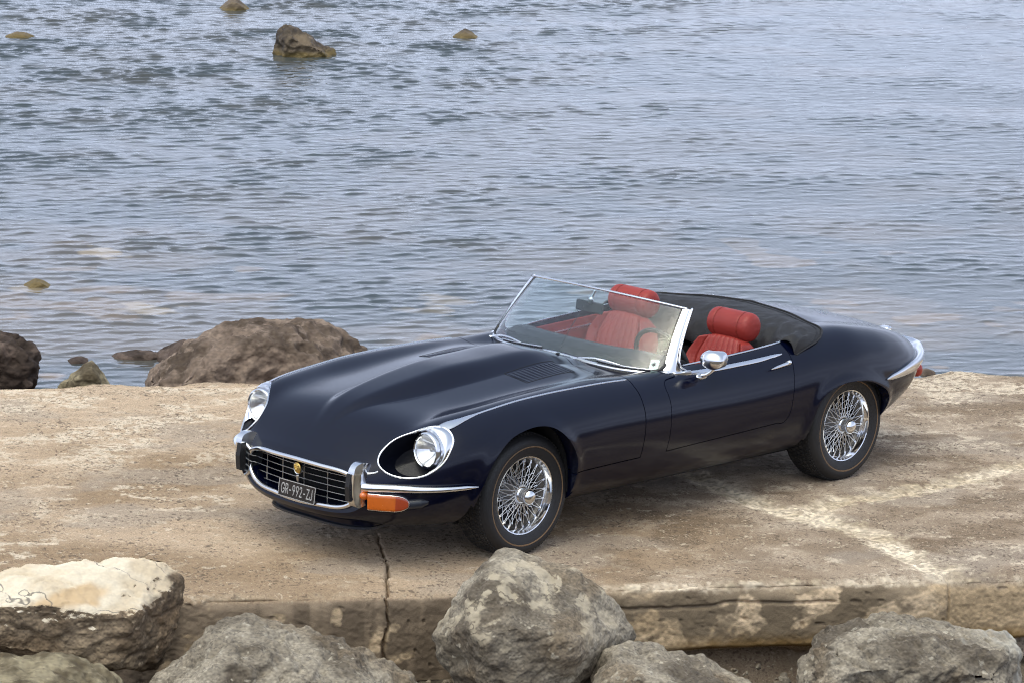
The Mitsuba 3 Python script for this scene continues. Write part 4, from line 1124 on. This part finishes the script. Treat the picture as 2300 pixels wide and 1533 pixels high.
def slab_tone(p, n, uv):
    s, t = st_of(p)
    z = p.z
    big = mikit.fbm(s * .9 + 4, t * 1.3, 0, 3)
    mid = mikit.fbm(s * 4.5, t * 7.0 + 2, z * 6, 3)
    fine = mikit.noise(s * 75, t * 75, z * 75)
    grain = mikit.noise(s * 190, t * 190, z * 190)
    warm = mikit.mix((.255, .180, .115), (.385, .290, .205), mikit.smoothstep(.35, .65, big))
    grey = mikit.mix((.210, .160, .118), (.315, .250, .192), mikit.smoothstep(.3, .7, mid))
    right = mikit.smoothstep(.35, 1.9, s + (big - .5) * 2.2)
    c = mikit.mix(warm, grey, right * .85)
    # grey dusting near the front edge and in drifts
    drift = mikit.smoothstep(.52, .70, mikit.fbm(s * 1.9 + 9, t * 2.6, 0, 5))
    c = mikit.mix(c, (.27, .225, .185), drift * .55)
    stain = mikit.smoothstep(.50, .66, mikit.fbm(s * 2.3 + 31, t * 3.1, 0, 5)) * mikit.smoothstep(.2, 1.0, s)
    c = mikit.mix(c, (.150, .105, .068), stain * .65)
    # scuffed lime-pale streaks, mostly along the jetty
    st1 = mikit.fbm(s * 6 + 3, t * 8 + 1, 0, 5)
    lime_zone = mikit.smoothstep(.46, .62, mikit.fbm(s * .8 + 21, t * 1.1 + 3, 0, 3))
    lime = mikit.smoothstep(.57, .70, st1) * (.25 + .75 * lime_zone)
    lime = dr.maximum(lime, mikit.smoothstep(.70, .78, mikit.fbm(s * 13 + 7, t * 17, 0, 4)) * .75)
    rear = mikit.smoothstep(-.9, -2.0, t)
    lime = dr.maximum(lime, rear * mikit.smoothstep(.47, .64, mikit.fbm(s * 3.2, t * 5, 1, 5)) * .95)
    lime = lime * mikit.smoothstep(.30, .58, mikit.fbm(s * 34, t * 34, 4, 2))
    c = mikit.mix(c, (.53, .45, .35), lime * .85)
    # aggregate: dark grains and pits, a few larger pebbles, pale grit
    pits = mikit.smoothstep(.62, .80, fine) * mikit.smoothstep(.30, .62, mikit.fbm(s * 6, t * 6, 3, 2))
    c = c * (.70 + .60 * grain)
    c = mikit.mix(c, (.105, .078, .056), pits * .70)
    speck = mikit.smoothstep(.80, .90, mikit.noise(s * 58 + 5, t * 58, z * 58))
    c = mikit.mix(c, (.08, .06, .045), speck * .65)
    grit = mikit.smoothstep(.78, .90, mikit.noise(s * 95 + 9, t * 95, z * 95))
    c = mikit.mix(c, (.55, .47, .36), grit * .5)
    # the eroded channel and worn arrises, pale aggregate laid bare
    rough = mikit.fbm(s * 16, t * 16, z * 16, 3)
    ch = dr.minimum(dist_dr(s, t, CHANNEL), dist_dr(s, t, FORK) * 1.25)
    chm = (1 - mikit.smoothstep(.03, .17, ch + (rough - .5) * .20)) * mikit.smoothstep(-.001, .06, z + .07)
    pale = mikit.mix((.50, .41, .29), (.72, .62, .48), mikit.smoothstep(.3, .7, mid)) * (.55 + .75 * mikit.noise(s * 60, t * 60, z * 60))
    brk = mikit.smoothstep(.30, .56, mikit.noise(s * 48, t * 48, z * 48 + 5))
    c = mikit.mix(c, pale, chm * (.35 + .57 * brk))
    arr = dr.abs(t - 1.215) + dr.maximum(-z - .012, 0) * 1.1
    edge_on = mikit.smoothstep(.1, .9, s) * .75 + .25
    arm = (1 - mikit.smoothstep(.012, .062, arr + (rough - .5) * .085)) * edge_on
    arm = arm * (.30 + .70 * mikit.smoothstep(.28, .58, mikit.noise(s * 40, t * 40, z * 40 + 9)))
    c = mikit.mix(c, pale, arm * .9)
    # the face: grey smooth render with stains, lost patches, algae at the foot
    face = mikit.smoothstep(1.19, 1.222, t) * mikit.smoothstep(-.02, -.05, z)
    streak = mikit.fbm(s * 9, z * 1.3, 2.0, 4)
    left = 1 - mikit.smoothstep(.25, .8, s)
    fc = mikit.mix((.135, .115, .088), (.215, .185, .145), mikit.smoothstep(.35, .68, mikit.fbm(s * 3, z * 5, 5, 4)))
    fc = mikit.mix(fc, mikit.mix((.105, .088, .072), (.20, .170, .138), mikit.smoothstep(.36, .62, streak)), left * .85)
    lost = mikit.smoothstep(.62, .74, mikit.fbm(s * 7 + 2, z * 9, 7, 4) + .08 * (1 - left) - .07 * left)
    fc = mikit.mix(fc, pale * .72, lost * .85)
    r2 = mikit.smoothstep(2.36, 2.56, s + (rough - .5) * .35)
    fc = mikit.mix(fc, mikit.mix((.22, .180, .125), (.40, .33, .235), rough) * (.6 + .7 * mikit.noise(s * 70, t * 70, z * 70)), r2 * .9)
    alg = mikit.smoothstep(-.25, -.35, z + (rough - .5) * .09) * mikit.smoothstep(.7, 1.3, s)
    fc = mikit.mix(fc, mikit.mix((.055, .036, .012), (.20, .125, .035), rough), alg * .9)
    fc = fc * (.86 + .28 * grain) * mi.Color3f(1.22, 1.10, .98)
    c = mikit.mix(c, fc, face * (1 - arm * .85))
    return dr.clip(c, 0, 1)


def slab_relief(p, n, uv):
    s, t = st_of(p)
    a = mikit.noise(s * 75, t * 75, p.z * 75)
    b = mikit.noise(s * 190, t * 190, p.z * 190)
    c = mikit.fbm(s * 25, t * 25, p.z * 25, 2)
    return a * .0028 + b * .0014 + c * .005


scene["m_slab"] = {"type": "bumpmap", "inner": {"type": "principled", "base_color": mikit.proc(slab_tone), "roughness": .88, "specular": .25}, "tex": mikit.proc(slab_relief, eps=.0025), "scale": 1.0}
put("pavement", slab_mesh(), "m_slab", smooth=True, label="weathered brown concrete slab of the jetty under the car", kind="structure")


# --- broken ground in front of the slab
def ground_tone(p, n, uv):
    v = mikit.fbm(p.x * 7, p.y * 7, p.z * 7, 4)
    g = mikit.noise(p.x * 90, p.y * 90, p.z * 90)
    c = mikit.mix((.030, .024, .018), (.115, .095, .070), mikit.smoothstep(.35, .7, v)) * (.6 + .8 * g)
    s, t = st_of(p)
    wet = mikit.smoothstep(.9, 1.3, s) * (1 - mikit.smoothstep(2.2, 2.6, s)) * (1 - mikit.smoothstep(2.0, 2.4, t))  # wet ground; its dark tone also paints in the shade of the gap
    return mikit.mix(c, mikit.mix((.018, .012, .004), (.085, .055, .018), v), wet * .85)


principled("m_ground", mikit.proc(ground_tone), .8, specular=.3)
gs = np.concatenate([np.linspace(-40, -3, 30)[:-1], np.arange(-3, 5, .03), np.linspace(5, 45, 30)])
gt = np.concatenate([np.arange(1.0, 3.2, .03), np.linspace(3.2, 40, 40)])
GS, GT = np.meshgrid(gs, gt, indexing="ij")
gp = np.stack([GS, GT, 0 * GS], -1)
gz = -.50 + (meshkit.fbm(gp * 3.1, 4, 21) - .5) * .16 + (meshkit.noise(gp * 19, 22) - .5) * .035 - .14 * sst(1.1, 1.5, GS) * (1 - sst(2.1, 2.5, GS)) + .010 * np.maximum(GT - 3, 0)
gm = grid(np.stack([GS * ES[0] + GT * EN[0], GS * ES[1] + GT * EN[1], gz], -1))
if gm.face_normals[:, 2].mean() < 0:
    gm.invert()
put("ground", gm, "m_ground", smooth=True, kind="structure", label="dark wet ground with grit and painted gap shade between the foreground rocks")

# loose stones lying in the gaps, each a thing
def pebble(seed, size):
    r = np.random.default_rng(seed)
    pts = r.normal(size=(18, 3)); pts /= np.linalg.norm(pts, axis=1, keepdims=True)
    pts *= np.array([1, .8, .55]) * (1 + .25 * r.random((18, 1)))
    m = tm(Manifold.hull_points(pts.tolist()).refine_to_length(.25)); trimesh.smoothing.filter_taubin(m, iterations=4)
    m.vertices *= size
    return m


# --- water: a band of real waves over the part of the sea in view, a plain sheet beyond it
def waves(n_s, n_t, L_s, L_t, lam0, width, main, power, seed):
    rng = np.random.default_rng(seed)
    ks = np.fft.fftfreq(n_s, L_s / n_s) * 2 * np.pi
    kt = np.fft.fftfreq(n_t, L_t / n_t) * 2 * np.pi
    KS, KT = np.meshgrid(ks, kt, indexing="ij")
    k = np.hypot(KS, KT); k[0, 0] = 1e9
    ang = np.arctan2(KT, KS)
    spread = np.abs(np.cos(ang - main)) ** power + .04
    spec = np.exp(-(np.log(2 * np.pi / k / lam0) / width) ** 2) * spread / k ** .5
    ph = rng.normal(size=k.shape) + 1j * rng.normal(size=k.shape)
    h = np.real(np.fft.ifft2(ph * spec))
    return h / h.std()


T0, T1, S0, S1_ = -4.0, -36.0, -6.0, 23.0
nt_, ns_ = 1152, 848
LS_, LT_ = S1_ - S0, T0 - T1
swell = .6 * waves(ns_, nt_, LS_, LT_, 2.6, .35, math.radians(62), 6, 41) + .6 * waves(ns_, nt_, LS_, LT_, 3.2, .35, math.radians(112), 6, 42)
chop = waves(ns_, nt_, LS_, LT_, .25, .45, math.radians(80), 3, 43)
fine = waves(ns_, nt_, LS_, LT_, .125, .30, math.radians(98), 1.5, 44)
packet = .66 + .62 * sst(-.2, 1.5, swell)               # short waves bunch on the fronts of the long ones
short = chop * packet
short = np.clip(np.exp(short) - 1, -2.2, 5.5)          # peaked crests, flat troughs
BASE = .0028 * short + .0014 * fine * packet


def water_tile(a, b, step):
    """One patch of the sea; the fields repeat, so that neighbouring patches meet."""
    i, j = np.arange(0, ns_ + 1, step), np.arange(0, nt_ + 1, step)
    SG, TG = np.meshgrid(S0 + a * LS_ + i * (LS_ / ns_), T0 - b * LT_ - j * (LT_ / nt_), indexing="ij")
    gust = .75 + .5 * sst(.35, .65, meshkit.fbm(np.stack([SG * .20, TG * .14, 0 * SG], -1), 3, 31))
    calm = 1 - .50 * sst(4.0, 9.5, SG + (TG + 20) * .30)
    I, J = np.ix_(i % ns_, (nt_ - j) % nt_)
    h = BASE[I, J] * gust * calm + .0048 * swell[I, J]
    return np.stack([SG * ES[0] + TG * EN[0], SG * ES[1] + TG * EN[1], Z_WATER + h - .012 * (step > 1)], -1)


SUNKEN = [(-6.69, -6.64, .22, .34), (-6.3, -6.36, .20, .30), (-4.22, -8.80, .20, .40), (-5.71, -9.70, .22, .6), (-4.44, -7.65, .26, .5)]


def water_tone(p, n, uv):
    s, t = st_of(p)
    shallow = mikit.smoothstep(-16, -5, t + (mikit.fbm(s * .35, t * .35, 0, 3) - .5) * 8) * (1 - mikit.smoothstep(4, 10, s))
    v = mikit.fbm(s * .9 + 5, t * .9, 0, 4)
    c = mikit.mix((.042, .053, .056), (.120, .102, .084), mikit.smoothstep(.40, .66, v) * (.25 + .75 * shallow))
    st_ = mikit.smoothstep(.72, .78, mikit.fbm(s * 1.5 + 11, t * 1.7, 0, 3)) * shallow * mikit.smoothstep(-14, -10, t)
    c = mikit.mix(c, (.21, .145, .085), st_ * .75)
    for x0, y0, r0, k0 in SUNKEN:                        # pale stones just below the surface
        q = dr.sqrt(dr.square(p.x - x0) + dr.square(p.y - y0)) / r0 + (mikit.fbm(s * 5, t * 5, 2, 3) - .5) * 2.2
        c = mikit.mix(c, (.36, .28, .18), (1 - mikit.smoothstep(.5, 1.1, q)) * k0)
    return c


def water_ripple(p, n, uv):
    s, t = st_of(p)
    return mikit.fbm(s * 4.0, t * 9.0, 0, 3) * .006


scene["m_water"] = {"type": "bumpmap", "inner": {"type": "principled", "base_color": mikit.proc(water_tone), "roughness": .06, "eta": 1.34}, "tex": mikit.proc(water_ripple, eps=.01), "scale": 1.0}
sea = [grid(water_tile(0, 0, 1))] + [grid(water_tile(a, b, 4)) for a, b in ((-1, 0), (1, 0), (-1, 1), (0, 1), (1, 1))]
BIG = 900.0
s_lo, s_hi, t_lo = S0 - LS_, S1_ + LS_, T1 - LT_
for a0, a1, b0, b1 in ((-BIG, s_lo, -BIG, T0 + 1.0), (s_hi, BIG, -BIG, T0 + 1.0), (s_lo, s_hi, -BIG, t_lo)):
    q = np.array([[(a, b) for b in np.linspace(b0, b1, 12)] for a in np.linspace(a0, a1, 12)])
    sea.append(grid(np.stack([q[..., 0] * ES[0] + q[..., 1] * EN[0], q[..., 0] * ES[1] + q[..., 1] * EN[1], np.full(q.shape[:2], Z_WATER)], -1)))
for g in sea:
    if g.face_normals[:, 2].mean() < 0:
        g.invert()
put("water", trimesh.util.concatenate(sea), "m_water", smooth=True, kind="structure", label="rippled grey blue sea water behind the jetty")



def rock_mesh(name, res, seed, a1=.05, a2=.02, a3=.007, f1=2.6, strata=0.0, sdir=(0, 0, 1), smooth_it=1, lift=0.0, chips=14):
    m = Manifold.hull_points([[q[0], q[1], q[2] + (lift if q[2] > -.8 else 0)] for q in ROCK_HULLS[name]])
    rr = np.random.default_rng(seed)
    hv = tm(m).vertices
    for _ in range(chips):                                # broken corners
        d_ = rr.normal(size=3); d_ /= np.linalg.norm(d_)
        span = np.ptp(hv @ d_)
        m = m.trim_by_plane((-d_).tolist(), float(-((hv @ d_).max() - rr.uniform(.006, .045) * span)))
    m = m.refine_to_length(res * 3.2)
    t = tm(m)
    trimesh.smoothing.filter_laplacian(t, lamb=.45, iterations=smooth_it)
    m = mf(t).refine_to_length(res)
    t = tm(m)
    v = np.array(t.vertices); n = np.array(t.vertex_normals)
    b1 = meshkit.fbm(v * f1 + seed, 3, seed) - .5
    rdg = 1 - np.abs(2 * meshkit.fbm(v * f1 * 2.3 + 3.7 * seed, 4, seed + 5) - 1)
    crk = np.exp(-((meshkit.fbm(v * f1 * 1.3 + 9.1 * seed, 3, seed + 9) - .5) / .02) ** 2)
    b3 = meshkit.fbm(v * f1 * 11, 3, seed + 3) - .5
    d = a1 * b1 * 2 + a2 * (rdg - .8) * 2.2 + a3 * b3 * 2.4 - a2 * .55 * crk
    if strata:
        h = v @ np.asarray(sdir, float) + (meshkit.fbm(v * 4, 3, seed + 2) - .5) * .10
        d = d + strata * (np.abs(((h * 13) % 1.0) - .5) - .25)
    t.vertices = v + n * d[:, None]
    trimesh.smoothing.filter_taubin(t, iterations=1)
    return t


def limestone_tone(p, n, uv):
    v = mikit.fbm(p.x * 5, p.y * 5, p.z * 5, 4)
    w = mikit.fbm(p.x * 13 + 4, p.y * 13, p.z * 13, 4)
    f = mikit.noise(p.x * 95, p.y * 95, p.z * 95)
    c = mikit.mix((.110, .090, .068), (.285, .248, .196), mikit.smoothstep(.32, .68, v))
    c = mikit.mix(c, (.17, .125, .080), mikit.smoothstep(.52, .68, mikit.fbm(p.x * 3 + 8, p.y * 3, p.z * 3, 3)) * .55)
    vein = 1 - mikit.smoothstep(.0, .025, dr.abs(w - .5))
    c = mikit.mix(c, (.07, .063, .058), vein * .40)
    lite = mikit.smoothstep(.66, .80, mikit.fbm(p.x * 26, p.y * 26, p.z * 26, 3))
    c = mikit.mix(c, (.42, .38, .31), lite * .6)
    return c * (.58 + .84 * f)


def pale_end_tone(p, n, uv):
    s, t = st_of(p)
    w = mikit.fbm(p.x * 8 + 3, p.y * 8, p.z * 8, 5)
    k = mikit.smoothstep(2.28, 2.62, s + (w - .5) * .9 + p.z * .6)
    return mikit.mix(limestone_tone(p, n, uv), mikit.mix((.30, .285, .25), (.56, .54, .48), w), k * .75)


def boulder_tone(p, n, uv):
    c = limestone_tone(p, n, uv)
    w = mikit.fbm(p.x * 7 + 2, p.y * 7, p.z * 7, 5)
    w2 = mikit.fbm(p.x * 22 + 2, p.y * 22, p.z * 22, 4)
    up = mikit.smoothstep(-.10, .26, p.z + (w - .5) * .55)
    bare = mikit.smoothstep(.54, .62, w + (w2 - .5) * .30) * up
    crack = 1 - mikit.smoothstep(.004, .022, dr.abs(mikit.fbm(p.x * 8 + 5, p.y * 8, p.z * 8, 4) - .5))
    c = mikit.mix(c, mikit.mix((.40, .34, .25), (.60, .52, .39), w2), bare * .62 * (1 - .8 * crack))
    och = mikit.smoothstep(.11, .03, dr.sqrt(dr.square(p.x - .545) + dr.square(p.y - 1.55) + dr.square(p.z - .30)) + (w - .5) * .16)
    return mikit.mix(c, (.58, .31, .095), och * .85)


def cream_tone(p, n, uv):
    s, t = st_of(p)
    w = mikit.fbm(p.x * 6, p.y * 6, p.z * 6, 4)
    f = mikit.noise(p.x * 110, p.y * 110, p.z * 110)
    cream = mikit.mix((.55, .455, .33), (.66, .58, .455), mikit.smoothstep(.35, .62, w)) * (.92 + .14 * f)
    och = mikit.smoothstep(.55, .68, mikit.fbm(p.x * 4 + 3, p.y * 4, p.z * 4 + 6, 3))
    cream = mikit.mix(cream, (.46, .28, .11), och * .6)
    vein = 1 - mikit.smoothstep(.003, .012, dr.abs(mikit.fbm(p.x * 4.2 + 7, p.y * 4.2, p.z * 4.2, 4) - .5))
    cream = mikit.mix(cream, (.13, .115, .105), vein * mikit.smoothstep(.42, .58, mikit.fbm(p.x * 3, p.y * 3 + 5, p.z * 3, 2)) * .8)
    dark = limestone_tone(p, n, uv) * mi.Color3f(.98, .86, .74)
    # the pale skin covers the upper side; the broken right end is dark rock, the lower side partly painted shade
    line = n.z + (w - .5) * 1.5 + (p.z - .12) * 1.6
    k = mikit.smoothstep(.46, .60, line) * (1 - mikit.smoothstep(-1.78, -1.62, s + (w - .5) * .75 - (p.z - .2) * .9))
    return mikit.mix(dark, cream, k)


def brown_tone(p, n, uv):
    v = mikit.fbm(p.x * 3.5, p.y * 3.5, p.z * 3.5, 4)
    w = mikit.fbm(p.x * 11, p.y * 11, p.z * 16, 4)
    f = mikit.noise(p.x * 60, p.y * 60, p.z * 60)
    c = mikit.mix((.070, .050, .037), (.19, .142, .112), mikit.smoothstep(.34, .66, v))
    c = mikit.mix(c, (.27, .205, .162), mikit.smoothstep(.52, .72, w) * .6)
    return c * (.7 + .6 * f)


def dark_tone(p, n, uv):
    return brown_tone(p, n, uv) * mi.Color3f(.50, .48, .50)


def lichen_tone(p, n, uv):
    v = mikit.fbm(p.x * 9, p.y * 9, p.z * 9, 4)
    f = mikit.noise(p.x * 70, p.y * 70, p.z * 70)
    return mikit.mix((.085, .066, .040), (.26, .22, .145), mikit.smoothstep(.35, .66, v)) * (.7 + .6 * f)


def wet_tone(p, n, uv):
    v = mikit.fbm(p.x * 5, p.y * 5, p.z * 5, 4)
    c = mikit.mix((.045, .033, .022), (.150, .112, .072), mikit.smoothstep(.35, .66, v))
    low = 1 - mikit.smoothstep(-.575, -.50, p.z + (v - .5) * .12)
    return mikit.mix(c, (.16, .115, .036), low * .75)


def rock_relief(p, n, uv):
    return mikit.fbm(p.x * 28, p.y * 28, p.z * 28, 4) * .021 + mikit.noise(p.x * 130, p.y * 130, p.z * 130) * .0034


for nm, fn in (("limestone", limestone_tone), ("boulder", boulder_tone), ("pale", pale_end_tone), ("cream", cream_tone), ("brown", brown_tone), ("dark", dark_tone), ("lichen", lichen_tone), ("wet", wet_tone)):
    scene["m_rock_" + nm] = {"type": "bumpmap", "inner": {"type": "principled", "base_color": mikit.proc(fn), "roughness": .86 if nm != "wet" else .5, "specular": .3}, "tex": mikit.proc(rock_relief, eps=.003), "scale": 1.0}

ROCKS = [
    ("A", .010, 3, dict(a1=.035, a2=.022, a3=.011), "cream", "boulder", "cream topped limestone block with dark broken end in front of the slab, far left", "rock"),
    ("B", .011, 5, dict(a1=.04, a2=.022, a3=.010), "lichen", "boulder", "low rounded brown rock under the cream topped block, bottom left", "rock"),
    ("C", .009, 7, dict(a1=.05, a2=.034, a3=.012, f1=3.0), "limestone", "boulder", "long grey ridged rock at the bottom between the cream block and the tall boulder", "rock"),
    ("D", .009, 11, dict(a1=.05, a2=.022, a3=.010, f1=2.4), "boulder", "boulder", "tall grey boulder with cream patches and an ochre spot in front of the front wheel", "rock"),
    ("E", .010, 13, dict(a1=.04, a2=.030, a3=.012), "limestone", "boulder", "low grey rock leaning on the right side of the tall boulder", "rock"),
    ("F", .009, 17, dict(a1=.045, a2=.040, a3=.014, f1=3.0), "pale", "boulder", "wide grey rock with whitish right end in front of the slab, bottom right", "rock"),
    ("G", .018, 19, dict(a1=.10, a2=.055, a3=.022, f1=2.1, strata=.03, sdir=(.2, .3, .93)), "brown", "rock", "large brown rock on the sea side of the slab behind the headlight", "rock"),
    ("H", .018, 23, dict(a1=.06, a2=.06, f1=3.2), "dark", "rock", "blackish cracked rock at the left edge on the sea side of the slab", "rock"),
    ("I", .016, 29, dict(a1=.03, a2=.02), "lichen", "rock", "small pale pointed rock beside the slab between the black rock and the large brown rock", "rock"),
    ("J", .02, 31, dict(a1=.03, a2=.02), "dark", "rock", "dark rock peeping out behind the left shoulder of the large brown rock", "rock"),
    ("S1", .02, 37, dict(a1=.02, a2=.01, lift=-.02), "dark", "rock", "flat dark wet rock just above the water behind the small pale pointed rock", "rock"),
    ("S2", .02, 41, dict(a1=.02, a2=.02), "dark", "rock", "low line of wet rock at the waterline left of the large brown rock", "rock"),
    ("K", .025, 43, dict(a1=.06, a2=.05, a3=.02, f1=2.6, smooth_it=0, chips=4), "wet", "rock", "pointed brown rock standing out of the sea, largest of the rocks in the water", "rock"),
    ("L", .025, 47, dict(a1=.02, a2=.01, smooth_it=0, lift=.03, chips=3), "wet", "rock", "sandy brown rock in the sea at the top edge", "rock"),
    ("M", .025, 53, dict(a1=.02, a2=.01, smooth_it=0, lift=.03, chips=3), "wet", "rock", "small low rock awash in the sea right of the pointed brown rock", "rock"),
    ("N", .025, 59, dict(a1=.02, a2=.01, smooth_it=0, lift=.018, chips=3), "wet", "rock", "small rock awash in the sea at the far left edge", "rock"),
    ("O", .025, 61, dict(a1=.02, a2=.01, smooth_it=0, lift=.018, chips=3), "wet", "rock", "reddish brown rock just breaking the water left of the car", "rock"),
    ("Q", .02, 67, dict(a1=.01, a2=.01), "brown", "rock", "small brown rock behind the tail of the car at the far edge of the slab", "rock"),
]
for hull, res, seed, kw, mat, name, lab, ct in ROCKS:
    put(name, rock_mesh(hull, res, seed, **kw), "m_rock_" + mat, smooth=True, label=lab, cat=ct)


# grit and small stones lying in the gap between the slab and the foreground rocks
rg = np.random.default_rng(77)
bits = []
for k in range(420):
    s_, t_ = rg.uniform(-1.6, 3.0), rg.uniform(1.22, 2.2)
    z_ = float(np.interp(0, [0, 1], [0, 1])) - .455 + rg.uniform(-.03, .05)
    b_ = pebble(int(rg.integers(1e6)), float(rg.choice([.012, .018, .026, .040], p=[.4, .3, .2, .1])))
    b_.apply_transform(trimesh.transformations.random_rotation_matrix(rg.random(3)))
    b_.apply_translation([s_ * ES[0] + t_ * EN[0], s_ * ES[1] + t_ * EN[1], z_])
    bits.append(b_)
put("grit", trimesh.util.concatenate(bits), "m_rock_limestone", smooth=40, label="small loose stones in the gaps between slab and rocks", cat="gravel", kind="stuff")
